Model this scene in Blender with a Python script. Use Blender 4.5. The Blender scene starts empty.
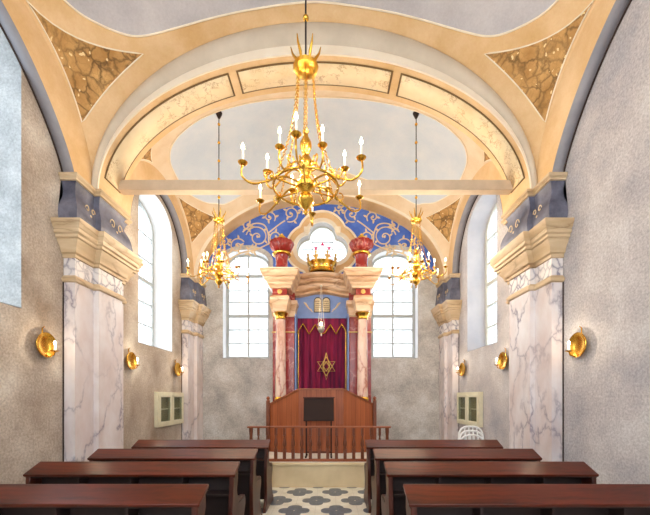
import bpy, bmesh, math, random
from mathutils import Vector, Matrix
from mathutils.geometry import tessellate_polygon
random.seed(7)
PI = math.pi
sc = bpy.context.scene
COL = sc.collection

# ------------------------------------------------------------------ camera
cam_d = bpy.data.cameras.new('camera')
cam = bpy.data.objects.new('camera', cam_d); COL.objects.link(cam)
cam.location = (0.19, 0.0, 1.55)
cam.rotation_euler = (PI/2, 0, 0)
cam_d.sensor_width = 36.0
cam_d.lens = 350.0/650.0*36.0
cam_d.shift_y = 139.8/650.0
cam_d.shift_x = -4.1/650.0
cam_d.clip_start = 0.05
sc.camera = cam
# ------------------------------------------------------------------ world, exposure
sc.view_settings.view_transform = 'Standard'
sc.view_settings.look = 'None'
sc.view_settings.gamma = 1.0
sc.view_settings.use_curve_mapping = False
sc.view_settings.exposure = 0.17
wd = bpy.data.worlds.new('sky'); sc.world = wd
wd.use_nodes = True
bg = wd.node_tree.nodes['Background']
bg.inputs[0].default_value = (0.86, 0.93, 1.0, 1)
bg.inputs[1].default_value = 1.6

def area(name, loc, direction, sx, sy, power, color=(1, 1, 1), spread=PI):
    l = bpy.data.lights.new(name, 'AREA')
    l.shape = 'RECTANGLE'; l.size = sx; l.size_y = sy
    l.energy = power; l.color = color; l.spread = spread
    o = bpy.data.objects.new(name, l); COL.objects.link(o)
    o.location = loc
    o.rotation_euler = Vector(direction).to_track_quat('-Z', 'Y').to_euler()
    return o
# daylight just outside the windows; those behind the camera are added for fill
DAY = (0.93, 0.965, 1.0)
SPR = math.radians(125)
area('daylight', (-3.50, 6.48, 3.85), (1, 0, -0.08), 1.15, 2.6, 44, DAY, SPR)
area('daylight', (-3.50, 2.95, 3.85), (1, 0, -0.08), 1.15, 2.6, 24, DAY, SPR)
area('daylight', (3.50, 6.48, 3.85), (-1, 0, -0.08), 1.15, 2.6, 22, DAY, SPR)
area('daylight', (-1.775, 8.78, 3.75), (0, -1, -0.08), 1.0, 2.6, 32, DAY, SPR)
area('daylight', (1.745, 8.78, 3.75), (0, -1, -0.08), 1.0, 2.6, 32, DAY, SPR)
area('daylight', (0.03, 8.78, 5.1), (0, -1, -0.1), 1.1, 1.1, 9, DAY, SPR)
area('daylight', (0.0, -3.8, 4.0), (0, 1, 0.0), 5.2, 4.2, 520, (0.95, 0.97, 1.0))  # broad frontal fill, shining through the added rear windows
area('daylight', (-3.50, -1.4, 3.8), (1, 0, -0.1), 1.4, 2.8, 260, DAY)
area('daylight', (3.50, -1.4, 3.8), (-1, 0, -0.1), 1.4, 2.8, 260, DAY)  # this pair is fill from added side windows behind the camera

# ------------------------------------------------------------------ materials
def lin(c):
    c = c/255.0
    return c/12.92 if c <= 0.04045 else ((c+0.055)/1.055)**2.4
def rgb(*c): return (lin(c[0]), lin(c[1]), lin(c[2]), 1.0)

class NT:
    """small helper for writing node trees"""
    def __init__(s, name):
        s.m = bpy.data.materials.new(name); s.m.use_nodes = True
        s.t = s.m.node_tree; s.n = s.t.nodes; s.l = s.t.links
        s.b = s.n['Principled BSDF']
        s.tc = None
    def co(s, kind='Object'):
        if s.tc is None: s.tc = s.n.new('ShaderNodeTexCoord')
        return s.tc.outputs[kind]
    def math(s, op, a, b=None, c=None):
        n = s.n.new('ShaderNodeMath'); n.operation = op
        for i, v in enumerate((a, b, c)):
            if v is None: continue
            if isinstance(v, (int, float)): n.inputs[i].default_value = v
            else: s.l.new(v, n.inputs[i])
        return n.outputs[0]
    def scale(s, vec, k):
        n = s.n.new('ShaderNodeVectorMath'); n.operation = 'MULTIPLY'
        s.l.new(vec, n.inputs[0]); n.inputs[1].default_value = k
        return n.outputs[0]
    def addv(s, a, b):
        n = s.n.new('ShaderNodeVectorMath'); n.operation = 'ADD'
        s.l.new(a, n.inputs[0]); s.l.new(b, n.inputs[1]); return n.outputs[0]
    def noise(s, vec, scale, detail=4, rough=0.55, out=0):
        n = s.n.new('ShaderNodeTexNoise'); s.l.new(vec, n.inputs['Vector'])
        n.inputs['Scale'].default_value = scale; n.inputs['Detail'].default_value = detail
        n.inputs['Roughness'].default_value = rough
        return n.outputs[out]
    def voro(s, vec, scale, feature='DISTANCE_TO_EDGE'):
        n = s.n.new('ShaderNodeTexVoronoi'); n.feature = feature
        s.l.new(vec, n.inputs['Vector']); n.inputs['Scale'].default_value = scale
        return n.outputs['Distance']
    def ramp(s, fac, stops):
        n = s.n.new('ShaderNodeValToRGB'); s.l.new(fac, n.inputs[0])
        e = n.color_ramp.elements
        while len(e) > 1: e.remove(e[-1])
        e[0].position = stops[0][0]; e[0].color = stops[0][1]
        for p, c in stops[1:]:
            q = e.new(p); q.color = c
        return n.outputs[0]
    def mix(s, fac, a, b, mode='MIX'):
        n = s.n.new('ShaderNodeMix'); n.data_type = 'RGBA'; n.blend_type = mode
        for i, v in ((0, fac), (6, a), (7, b)):
            if isinstance(v, (int, float)): n.inputs[i].default_value = v
            elif isinstance(v, tuple): n.inputs[i].default_value = v
            else: s.l.new(v, n.inputs[i])
        return n.outputs[2]
    def col(s, v):
        if isinstance(v, tuple): s.b.inputs['Base Color'].default_value = v
        else: s.l.new(v, s.b.inputs['Base Color'])
    def bump(s, h, strength=0.2, dist=0.02):
        n = s.n.new('ShaderNodeBump'); s.l.new(h, n.inputs['Height'])
        n.inputs['Strength'].default_value = strength; n.inputs['Distance'].default_value = dist
        s.l.new(n.outputs[0], s.b.inputs['Normal'])
    def set(s, rough=0.6, metal=0.0, **k):
        s.b.inputs['Roughness'].default_value = rough; s.b.inputs['Metallic'].default_value = metal
        for a, v in k.items(): s.b.inputs[a].default_value = v

def mottled(name, c1, c2, scale=2.0, rough=0.85, bump=0.0, fine=0.0, metal=0.0, c3=None):
    t = NT(name); co = t.co()
    f = t.noise(co, scale, 6, 0.62)
    stops = [(0.32, c1), (0.68, c2)]
    if c3: stops = [(0.28, c1), (0.5, c3), (0.7, c2)]
    c = t.ramp(f, stops)
    if fine:
        g = t.noise(co, 42, 3, 0.7)
        c = t.mix(fine, c, t.ramp(g, [(0.3, (0.25, 0.25, 0.25, 1)), (0.7, (0.95, 0.95, 0.95, 1))]), 'OVERLAY')
    t.col(c); t.set(rough, metal)
    if bump: t.bump(t.noise(co, 30, 4, 0.7), bump, 0.01)
    return t.m

def marble(name, base, base2, vein, scale=1.2, width=0.03, rough=0.25, dist=0.5, amt=0.8, stretch=(1, 1, 0.6)):
    t = NT(name); co = t.scale(t.co(), stretch)
    d = t.addv(co, t.scale(t.noise(co, 1.7, 5, 0.6, 1), (dist, dist, dist)))
    e = t.voro(d, scale)
    m = t.noise(co, 1.3, 3)
    body = t.ramp(t.noise(co, 2.2, 5, 0.6), [(0.3, base), (0.7, base2)])
    v = t.ramp(e, [(0.0, (1, 1, 1, 1)), (width, (0.35, 0.35, 0.35, 1)), (width*2.6, (0, 0, 0, 1))])
    vm = t.math('MULTIPLY', v, t.math('MULTIPLY', t.ramp(m, [(0.35, (0.1, 0.1, 0.1, 1)), (0.6, (1, 1, 1, 1))]), amt))
    t.col(t.mix(vm, body, vein)); t.set(rough)
    return t.m

def plain(name, c, rough=0.5, metal=0.0, **k):
    t = NT(name)
    f = t.noise(t.co(), 6, 3)
    t.col(t.ramp(f, [(0.3, tuple(v*0.9 for v in c[:3])+(1,)), (0.7, tuple(min(1, v*1.06) for v in c[:3])+(1,))]))
    t.set(rough, metal, **k); return t.m

def wood(name, c1, c2, rough=0.35, axis=0, freq=18, coat=0.0):
    t = NT(name); st = [freq, freq, freq]; st[axis] = freq*0.06
    co = t.scale(t.co(), tuple(st))
    d = t.addv(co, t.scale(t.noise(t.co(), 3, 3, 0.5, 1), (1.2, 1.2, 1.2)))
    f = t.noise(d, 1.0, 6, 0.65)
    g = t.noise(t.co(), 1.4, 3)
    c = t.ramp(f, [(0.3, c1), (0.7, c2)])
    c = t.mix(0.35, c, t.ramp(g, [(0.3, (0.3, 0.3, 0.3, 1)), (0.7, (0.8, 0.8, 0.8, 1))]), 'OVERLAY')
    t.col(c); t.set(rough); t.b.inputs['Coat Weight'].default_value = coat
    t.bump(f, 0.12, 0.004)
    return t.m

def planks(name, c1, c2, width, rough=0.45, ax='X'):
    """vertical boards with dark joints"""
    t = NT(name); s = t.n.new('ShaderNodeSeparateXYZ'); t.l.new(t.co(), s.inputs[0])
    u = t.math('DIVIDE', s.outputs[ax], width)
    fr = t.math('FRACT', t.math('ADD', u, 100.0))
    j = t.math('LESS_THAN', fr, 0.045)
    idn = t.n.new('ShaderNodeTexWhiteNoise'); idn.noise_dimensions = '1D'
    t.l.new(t.math('FLOOR', t.math('ADD', u, 100.0)), idn.inputs['W'])
    g = t.noise(t.scale(t.co(), (22, 22, 1.6)), 1.0, 5, 0.6)
    f = t.math('ADD', t.math('MULTIPLY', g, 0.75), t.math('MULTIPLY', idn.outputs[0], 0.28))
    c = t.ramp(f, [(0.3, c1), (0.75, c2)])
    c = t.mix(j, c, tuple(v*0.35 for v in c1[:3])+(1,))
    t.col(c); t.set(rough); return t.m

def emit(name, c, strength):
    t = NT(name); t.col(c); t.b.inputs['Emission Color'].default_value = c
    t.b.inputs['Emission Strength'].default_value = strength; return t.m

M = {}
M['plaster_left'] = mottled('plaster_warm_lit', rgb(140, 122, 106), rgb(208, 198, 186), 1.2, 0.9, 0.3, 0.42, c3=rgb(176, 162, 148))  # warm cast of the light on the left wall is mixed into this colour
M['plaster_right'] = mottled('plaster_cool_grey', rgb(150, 148, 156), rgb(208, 203, 202), 1.3, 0.9, 0.3, 0.42, c3=rgb(182, 176, 176))
M['plaster_back'] = mottled('plaster_back', rgb(152, 149, 148), rgb(208, 207, 206), 1.9, 0.9, 0.3, 0.38, c3=rgb(184, 180, 176))
M['reveal'] = mottled('reveal_white', rgb(216, 218, 222), rgb(230, 232, 234), 2.0, 0.85)
M['reveal_shaded'] = mottled('reveal_shaded', rgb(178, 178, 186), rgb(196, 194, 198), 2.0, 0.85)  # darker twin of the white reveal, the right niche's shade put in its colour
M['reveal_mottled'] = mottled('reveal_mottled_grey', rgb(150, 154, 158), rgb(198, 202, 204), 3.0, 0.9, 0.3, 0.3)
M['peach'] = mottled('peach_plaster', rgb(212, 170, 116), rgb(234, 200, 156), 1.6, 0.85, 0.05, 0.08)
M['peach_pale'] = mottled('pale_peach_plaster', rgb(226, 196, 156), rgb(240, 218, 188), 2.2, 0.85, 0.05, 0.06)
M['peach_dark'] = mottled('ochre_plaster', rgb(212, 166, 112), rgb(226, 184, 134), 2.4, 0.85)
M['cream'] = mottled('cream_plaster', rgb(232, 216, 192), rgb(240, 228, 208), 2.2, 0.85)
M['archgrey'] = mottled('beige_grey_plaster', rgb(196, 182, 162), rgb(214, 200, 180), 2.2, 0.85)
M['ceilgrey'] = mottled('blue_grey_plaster', rgb(176, 172, 176), rgb(200, 195, 196), 1.6, 0.85, 0.05, 0.1)
M['ceilblue'] = mottled('pale_blue_plaster', rgb(202, 210, 218), rgb(220, 222, 224), 1.6, 0.85, 0.05, 0.06)
M['wallarch'] = mottled('slate_plaster', rgb(134, 132, 138), rgb(162, 158, 162), 2.0, 0.8)
M['brown_line'] = plain('brown_line', rgb(122, 92, 52), 0.8)
M['cream_line'] = plain('cream_line', rgb(246, 232, 208), 0.8)
M['joint_brown'] = plain('dark_joint', rgb(60, 44, 38), 0.9)  # dark brown for the joint lines of arches and pilasters
# brown pebble marbling of the spandrels
t = NT('pebbled_marbling'); co = t.co()
d = t.addv(co, t.scale(t.noise(co, 3, 4, 0.6, 1), (0.28, 0.28, 0.28)))
e1 = t.voro(d, 6.5); e2 = t.voro(d, 15)
sp = t.voro(d, 11, 'F1')
body = t.ramp(t.noise(co, 4, 4), [(0.35, rgb(178, 130, 70)), (0.65, rgb(214, 168, 106))])
k = t.ramp(e1, [(0.0, (1, 1, 1, 1)), (0.045, (0.6, 0.6, 0.6, 1)), (0.13, (0, 0, 0, 1))])
k2 = t.ramp(e2, [(0.0, (0.6, 0.6, 0.6, 1)), (0.06, (0, 0, 0, 1))])
c = t.mix(k2, body, rgb(168, 124, 68)); c = t.mix(t.math('MULTIPLY', k, t.ramp(t.noise(co, 2.2, 3), [(0.35, (0.35, 0.35, 0.35, 1)), (0.6, (0.95, 0.95, 0.95, 1))])), c, rgb(92, 66, 32))
c = t.mix(t.math('LESS_THAN', sp, 0.16), c, rgb(240, 214, 160))
t.col(c); t.set(0.8); M['pebble'] = t.m
# cream panels with thin brown scribbles
t = NT('scribbled_cream'); co = t.co()
d = t.addv(co, t.scale(t.noise(co, 6, 5, 0.7, 1), (0.5, 0.5, 0.5)))
e1 = t.voro(d, 5.5); mk = t.noise(co, 2.6, 2)
k = t.math('MULTIPLY', t.ramp(e1, [(0.0, (1, 1, 1, 1)), (0.05, (0, 0, 0, 1))]), t.ramp(mk, [(0.40, (0, 0, 0, 1)), (0.55, (0.75, 0.75, 0.75, 1))]))
t.col(t.mix(k, t.ramp(t.noise(co, 3, 3), [(0.3, rgb(236, 206, 158)), (0.7, rgb(246, 224, 184))]), rgb(160, 104, 56))); t.set(0.8); M['scribble'] = t.m
M['shaft'] = marble('veined_marble', rgb(206, 188, 184), rgb(234, 230, 232), rgb(104, 92, 116), 1.7, 0.024, 0.35, 0.9, 0.85, (1, 1, 0.62))
M['frieze'] = marble('purple_scribbled_frieze', rgb(220, 212, 212), rgb(238, 232, 228), rgb(60, 56, 100), 8.0, 0.085, 0.5, 0.35, 1.0, (1, 1, 1))
M['capstone'] = marble('tan_stone', rgb(190, 160, 120), rgb(226, 202, 168), rgb(140, 104, 66), 1.6, 0.03, 0.55, 0.5, 0.7, (0.5, 0.5, 2.6))
M['blueblock'] = mottled('slate_blue_paint', rgb(66, 68, 86), rgb(126, 126, 142), 3.2, 0.5, 0.0, 0.1)
M['bluepaint'] = mottled('cobalt_paint', rgb(56, 92, 190), rgb(92, 128, 212), 3.0, 0.75)
M['paleblue'] = plain('pale_cobalt_paint', rgb(128, 154, 210), 0.7)
M['scroll'] = plain('dull_gold_scroll', rgb(226, 200, 158), 0.6)
M['redmarble'] = marble('red_marble', rgb(118, 26, 26), rgb(164, 56, 50), rgb(214, 140, 124), 4.0, 0.03, 0.22, 0.6, 0.7, (1, 1, 0.7))
M['pinkmarble'] = marble('pink_marble', rgb(214, 166, 142), rgb(240, 216, 200), rgb(166, 70, 54), 3.2, 0.06, 0.2, 0.9, 0.9, (1, 1, 0.45))
M['arkstone'] = marble('honey_marble', rgb(198, 150, 108), rgb(238, 210, 176), rgb(150, 96, 60), 1.8, 0.05, 0.3, 0.7, 0.8, (0.7, 0.7, 3.2))
M['gold'] = plain('polished_gold', rgb(228, 178, 74), 0.26, 1.0)
M['brass'] = plain('brass', rgb(216, 160, 56), 0.26, 1.0)
M['gilt'] = plain('gilt_paint', rgb(226, 184, 104), 0.4, 0.4)
M['silver'] = plain('silver', rgb(226, 220, 206), 0.3, 0.8)
M['iron'] = plain('dark_iron', rgb(52, 44, 44), 0.5, 0.5)
M['candle'] = plain('candle_sleeve', rgb(246, 238, 214), 0.5)
M['bulb'] = emit('bulb_glow', (1.0, 0.86, 0.58, 1), 22.0)
M['pew'] = wood('dark_stained_wood', rgb(40, 10, 5), rgb(104, 38, 18), 0.3, 0, 16, 0.0)
M['pew'].node_tree.nodes['Principled BSDF'].inputs['Specular IOR Level'].default_value = 0.35
M['pew_end'] = wood('dark_stained_wood_upright', rgb(42, 14, 8), rgb(88, 38, 22), 0.36, 2, 16, 0.0)
M['pew_dark'] = wood('dark_inner_wood', rgb(26, 12, 10), rgb(42, 20, 14), 0.6, 0, 16)
M['oak'] = wood('reddish_oak', rgb(124, 62, 34), rgb(160, 90, 54), 0.4, 0, 20, 0.1)
M['oak_up'] = wood('reddish_oak_upright', rgb(92, 44, 24), rgb(128, 66, 36), 0.4, 2, 20, 0.1)
M['boards'] = planks('oak_boards', rgb(136, 68, 36), rgb(176, 98, 56), 0.1, 0.45)
M['lectern'] = plain('dark_lectern', rgb(40, 22, 20), 0.85)
M['frame'] = plain('cream_white_paint', rgb(206, 206, 196), 0.5)
M['framegrey'] = plain('grey_white_paint', rgb(176, 180, 180), 0.5)
M['lead'] = plain('lead_came', rgb(150, 152, 148), 0.5)
M['cream_frame'] = plain('ivory_paint', rgb(226, 220, 192), 0.5)
M['inner_green'] = plain('olive_inner', rgb(150, 142, 104), 0.7)
M['beam'] = plain('beige_painted_beam', rgb(204, 182, 156), 0.7)
M['daisside'] = mottled('cream_stone_riser', rgb(220, 198, 156), rgb(236, 216, 178), 2.0, 0.6)
M['whitetile'] = mottled('white_tiles', rgb(222, 220, 212), rgb(238, 238, 232), 5.0, 0.3)
M['plastic'] = plain('white_plastic', rgb(236, 238, 240), 0.4)
M['stained_pink'] = plain('pink_glass', rgb(226, 60, 110), 0.3)
M['paper'] = plain('tablet_stone', rgb(214, 196, 160), 0.6)
M['darkgrey'] = plain('dark_letter', rgb(70, 60, 62), 0.7)
# velvet
t = NT('wine_velvet'); co = t.co()
t.col(t.ramp(t.noise(t.scale(co, (14, 14, 0.8)), 1.0, 4), [(0.3, rgb(74, 6, 54)), (0.7, rgb(160, 22, 72))]))
t.set(0.85, 0.0, **{'Sheen Weight': 0.5, 'Sheen Roughness': 0.4}); t.b.inputs['Sheen Tint'].default_value = (0.8, 0.3, 0.7, 1)
M['velvet'] = t.m
# glass
t = NT('window_glass'); n = t.n; l = t.l
tr = n.new('ShaderNodeBsdfTransparent'); tr.inputs[0].default_value = (0.93, 0.96, 0.97, 1)
tl = n.new('ShaderNodeBsdfTranslucent'); tl.inputs[0].default_value = (0.85, 0.88, 0.9, 1)
gl = n.new('ShaderNodeBsdfGlossy'); gl.inputs['Roughness'].default_value = 0.05
m1 = n.new('ShaderNodeMixShader'); m1.inputs[0].default_value = 0.25
m2 = n.new('ShaderNodeMixShader'); m2.inputs[0].default_value = 0.05
l.new(tr.outputs[0], m1.inputs[1]); l.new(tl.outputs[0], m1.inputs[2])
l.new(m1.outputs[0], m2.inputs[1]); l.new(gl.outputs[0], m2.inputs[2])
l.new(m2.outputs[0], n['Material Output'].inputs[0]); M['glass'] = t.m
t = NT('cabinet_glass'); n = t.n; l = t.l
tr = n.new('ShaderNodeBsdfTransparent'); tr.inputs[0].default_value = (0.85, 0.87, 0.82, 1)
gl = n.new('ShaderNodeBsdfGlossy'); gl.inputs['Roughness'].default_value = 0.05
m2 = n.new('ShaderNodeMixShader'); m2.inputs[0].default_value = 0.08
l.new(tr.outputs[0], m2.inputs[1]); l.new(gl.outputs[0], m2.inputs[2])
l.new(m2.outputs[0], n['Material Output'].inputs[0]); M['cabglass'] = t.m

# encaustic floor: dark quatrefoils on white
def floor_mat(name, sx=0.58, sy=0.94, x0=0.0, y0=5.26, qx=0.215, qy=0.24):
    t = NT(name); s = t.n.new('ShaderNodeSeparateXYZ'); t.l.new(t.co(), s.inputs[0])
    def wrap(v, o, p):
        a = t.math('ADD', t.math('DIVIDE', t.math('SUBTRACT', v, o), p), 100.5)
        return t.math('ABSOLUTE', t.math('MULTIPLY', t.math('SUBTRACT', t.math('FRACT', a), 0.5), p))
    ds = []
    for ox, oy in ((x0, y0), (x0+sx/2, y0+sy/2)):
        X = t.math('DIVIDE', wrap(s.outputs[0], ox, sx), qx); Y = t.math('DIVIDE', wrap(s.outputs[1], oy, sy), qy)
        for cx, cy in ((0.52, 0.0), (0.0, 0.52)):
            a = t.math('POWER', t.math('ABSOLUTE', t.math('SUBTRACT', X, cx)), 2.4)
            b = t.math('POWER', t.math('ABSOLUTE', t.math('SUBTRACT', Y, cy)), 2.4)
            ds.append(t.math('ADD', a, b))
    m = ds[0]
    for q in ds[1:]: m = t.math('MINIMUM', m, q)
    k = t.math('LESS_THAN', m, 0.47**2.4)
    co = t.co()
    w = t.ramp(t.noise(co, 5, 4), [(0.3, rgb(214, 210, 196)), (0.7, rgb(238, 236, 226))])
    g = t.ramp(t.noise(co, 16, 5, 0.7), [(0.3, rgb(66, 78, 96)), (0.7, rgb(108, 120, 136))])
    c = t.mix(k, w, g)
    # tile joints
    gx = t.math('LESS_THAN', wrap(s.outputs[0], x0, sx/2), 0.0018); gy = t.math('LESS_THAN', wrap(s.outputs[1], y0, sy/4), 0.0018)
    c = t.mix(t.math('MULTIPLY', t.math('MAXIMUM', gx, gy), 0.5), c, rgb(150, 144, 132))
    t.col(c); t.set(0.28); return t.m
M['floor'] = floor_mat('patterned_cement_tiles')

# ------------------------------------------------------------------ mesh builder
class MB:
    def __init__(s): s.v = []; s.f = []; s.sm = []
    def add(s, vs, fs, smooth=False, mat=None):
        o = len(s.v)
        s.v += [tuple(mat @ Vector(p)) if mat else tuple(p) for p in vs]
        s.f += [tuple(i+o for i in f) for f in fs]; s.sm += [smooth]*len(fs)
        return s
    def box(s, x0, x1, y0, y1, z0, z1, mat=None):
        vs = [(x, y, z) for x in (x0, x1) for y in (y0, y1) for z in (z0, z1)]
        return s.add(vs, [(0, 1, 3, 2), (4, 6, 7, 5), (0, 4, 5, 1), (2, 3, 7, 6), (0, 2, 6, 4), (1, 5, 7, 3)], False, mat)
    def prism(s, poly, holes, a0, a1, fn, smooth=False):
        """poly/holes in 2D, fn(u,v,w)->3D with w in (a0,a1)"""
        loops = [poly]+list(holes)
        flat = [p for lp in loops for p in lp]
        tris = tessellate_polygon([[Vector((p[0], p[1], 0)) for p in lp] for lp in loops])
        n = len(flat)
        vs = [fn(p[0], p[1], a0) for p in flat]+[fn(p[0], p[1], a1) for p in flat]
        fs = [tuple(t) for t in tris]+[tuple(i+n for i in reversed(t)) for t in tris]
        s.add(vs, fs)
        o = 0
        for lp in loops:
            k = len(lp)
            vs2 = [fn(p[0], p[1], a0) for p in lp]+[fn(p[0], p[1], a1) for p in lp]
            s.add(vs2, [(i, (i+1) % k, (i+1) % k+k, i+k) for i in range(k)], smooth)
            o += k
        return s
    def lathe(s, prof, seg=24, mat=None, smooth=True, a0=0, a1=2*PI, lobes=0, lobe=0.0):
        vs = []; fs = []; full = abs(a1-a0-2*PI) < 1e-6
        m = seg if full else seg+1
        for r, z in prof:
            for i in range(m):
                a = a0+(a1-a0)*i/seg
                rr = r*(1+lobe*abs(math.cos(lobes*a/2))) if lobes else r
                vs.append((rr*math.cos(a), rr*math.sin(a), z))
        for j in range(len(prof)-1):
            for i in range(seg):
                i2 = (i+1) % m
                fs.append((j*m+i, j*m+i2, (j+1)*m+i2, (j+1)*m+i))
        if full:
            if prof[0][0] > 1e-5: fs.append(tuple(reversed(range(m))))
            if prof[-1][0] > 1e-5: fs.append(tuple((len(prof)-1)*m+i for i in range(m)))
        return s.add(vs, fs, smooth, mat)
    def tube(s, pts, r, seg=8, mat=None, closed=False, flat=None):
        pts = [Vector(p) for p in pts]; n = len(pts)
        rs = r if isinstance(r, (list, tuple)) else [r]*n
        vs = []; fs = []; up = None
        for i in range(n):
            if closed: tg = (pts[(i+1) % n]-pts[i-1])
            else: tg = pts[min(i+1, n-1)]-pts[max(i-1, 0)]
            if tg.length < 1e-9: tg = Vector((0, 0, 1))
            tg.normalize()
            if up is None:
                up = Vector((0, 0, 1)) if abs(tg.z) < 0.9 else Vector((1, 0, 0))
                if flat: up = Vector(flat)
            u = up-tg*up.dot(tg)
            if u.length < 1e-6: u = tg.orthogonal()
            u.normalize(); w = tg.cross(u)
            if not flat: up = u
            for k in range(seg):
                a = 2*PI*k/seg
                if flat: vs.append(pts[i]+w*math.cos(a)*rs[i]+u*math.sin(a)*rs[i]*0.45)
                else: vs.append(pts[i]+u*math.cos(a)*rs[i]+w*math.sin(a)*rs[i])
        m = n if closed else n-1
        for i in range(m):
            j = (i+1) % n
            for k in range(seg):
                k2 = (k+1) % seg
                fs.append((i*seg+k, j*seg+k, j*seg+k2, i*seg+k2))
        if not closed:
            fs.append(tuple(range(seg))); fs.append(tuple((n-1)*seg+k for k in reversed(range(seg))))
        return s.add(vs, fs, True, mat)
    def ball(s, c, r, seg=12, rings=8, sq=1.0):
        prof = [(max(r*math.sin(PI*i/rings), 0.0), -r*sq*math.cos(PI*i/rings)) for i in range(rings+1)]
        return s.lathe(prof, seg, Matrix.Translation(c))
    def grid(s, fn, nu, nv, smooth=True, closed_u=False):
        vs = [fn(i/nu, j/nv) for j in range(nv+1) for i in range(nu+1)]
        fs = [(j*(nu+1)+i, j*(nu+1)+i+1, (j+1)*(nu+1)+i+1, (j+1)*(nu+1)+i) for j in range(nv) for i in range(nu)]
        return s.add(vs, fs, smooth)
    def build(s, name, mat, parent=None, bevel=0.0, solid=0.0, merge=True, loc=None):
        me = bpy.data.meshes.new(name); me.from_pydata(s.v, [], s.f)
        me.polygons.foreach_set('use_smooth', s.sm)
        bm = bmesh.new(); bm.from_mesh(me)
        if merge: bmesh.ops.remove_doubles(bm, verts=bm.verts, dist=0.00012)
        bmesh.ops.recalc_face_normals(bm, faces=bm.faces)
        bm.to_mesh(me); bm.free()
        try: me.set_sharp_from_angle(angle=math.radians(38))
        except Exception: pass
        me.materials.append(mat)
        o = bpy.data.objects.new(name, me); COL.objects.link(o)
        if parent: o.parent = parent
        if loc: o.location = loc
        if solid:
            m = o.modifiers.new('solid', 'SOLIDIFY'); m.thickness = solid; m.offset = 0
        if bevel:
            m = o.modifiers.new('bevel', 'BEVEL'); m.width = bevel; m.segments = 2; m.limit_method = 'ANGLE'
        return o

def tag(o, label=None, cat=None, group=None, kind=None):
    if label: o['label'] = label
    if cat: o['category'] = cat
    if group: o['group'] = group
    if kind: o['kind'] = kind
    return o
def thing(name, loc, label, cat, rz=0, group=None):
    o = bpy.data.objects.new(name, None); COL.objects.link(o)
    o.empty_display_size = 0.1
    o.location = loc; o.rotation_euler = (0, 0, rz)
    return tag(o, label, cat, group)
def copy_tree(o, parent=None):
    c = o.copy(); COL.objects.link(c); c.parent = parent
    for ch in list(o.children): copy_tree(ch, c)
    return c
def struct(o): o['kind'] = 'structure'; return o
def catmull(pts, n=8, closed=True):
    out = []; k = len(pts)
    rng = range(k) if closed else range(k-1)
    for i in rng:
        g = lambda j: pts[j % k] if closed else pts[min(max(j, 0), k-1)]
        p0, p1, p2, p3 = g(i-1), g(i), g(i+1), g(i+2)
        for q in range(n):
            t_ = q/n
            out.append(tuple(0.5*((2*p1[a])+(-p0[a]+p2[a])*t_+(2*p0[a]-5*p1[a]+4*p2[a]-p3[a])*t_*t_+(-p0[a]+3*p1[a]-3*p2[a]+p3[a])*t_**3) for a in range(len(p1))))
    if not closed: out.append(tuple(pts[-1]))
    return out

# ------------------------------------------------------------------ room shell
W = 3.0; YB = 8.27; YF = -3.0; TOP = 7.3; TH = 0.45; SP = 4.22
P1 = 0.14; P2 = 0.21
struct(MB().box(-W-TH, W+TH, YF-TH, YB+TH, -0.2, 0).build('floor', M['floor']))
struct(MB().box(-W-TH, W+TH, YF-TH, YB+TH, TOP, TOP+0.2).build('ceiling', M['ceilgrey']))

def niche_poly(c, hw, z0, zs, rise, n=20):
    p = [(c-hw, z0), (c+hw, z0)]
    # segmental / elliptic head
    for i in range(n+1):
        a = PI*i/n
        p.append((c+hw*math.cos(a), zs+rise*math.sin(a)))
    return p
def side_fn(sgn): return lambda u, v, w: (sgn*(W+w), u, v)
WN2 = (6.48, 0.63, 2.47, 4.80, 0.46); WN1 = (2.95, 0.68, 2.47, 5.02, 0.35); WN_FILL = (-1.4, 0.75, 2.3, 4.8, 0.5)  # last one: unseen opening behind the camera, added to let in fill light
rect = [(YF-TH, 0), (YB+TH, 0), (YB+TH, TOP), (YF-TH, TOP)]
lh = [WN_FILL, WN1, WN2]; rh = [WN_FILL, WN2]
struct(MB().prism(rect, [niche_poly(*q) for q in lh], 0, TH, side_fn(-1)).build('wall_left', M['plaster_left'], merge=True))
struct(MB().prism(rect, [niche_poly(*q) for q in rh], 0, TH, side_fn(1)).build('wall_right', M['plaster_right'], merge=True))
def quatre(cx, cz, grow=0.0, n=120, circles=((0, .27, .33), (-.29, -.03, .32), (.29, -.03, .32), (0, -.26, .30))):
    out = []
    for i in range(n):
        a = 2*PI*i/n; dx, dz = math.cos(a), math.sin(a); best = 0
        for (ox, oz, r) in circles:
            r += grow; b = ox*dx+oz*dz; q = b*b-(ox*ox+oz*oz-r*r)
            if q >= 0: best = max(best, b+math.sqrt(q))
        out.append((cx+dx*best, cz+dz*best))
    return out
QC = (0.03, 5.08)
back_fn = lambda u, v, w: (u, YB+w, v)
BW = [(-1.775, 0.545, 2.47, 4.74, 0.30), (1.745+0.0, 0.545, 2.47, 4.74, 0.30)]
rectb = [(-W, 0), (W, 0), (W, TOP), (-W, TOP)]
struct(MB().prism(rectb, [niche_poly(*q) for q in BW]+[quatre(*QC)], 0, TH, back_fn).build('wall_back', M['plaster_back']))
front_fn = lambda u, v, w: (u, YF-w, v)
FW_FILL = [(-1.7, 0.7, 2.0, 4.7, 0.5), (0, 0.7, 2.0, 4.9, 0.6), (1.7, 0.7, 2.0, 4.7, 0.5)]  # unseen rear openings, put in so fill light can enter
struct(MB().prism(rectb, [niche_poly(*q) for q in FW_FILL], 0, TH, front_fn).build('wall_front', M['plaster_left']))

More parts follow.
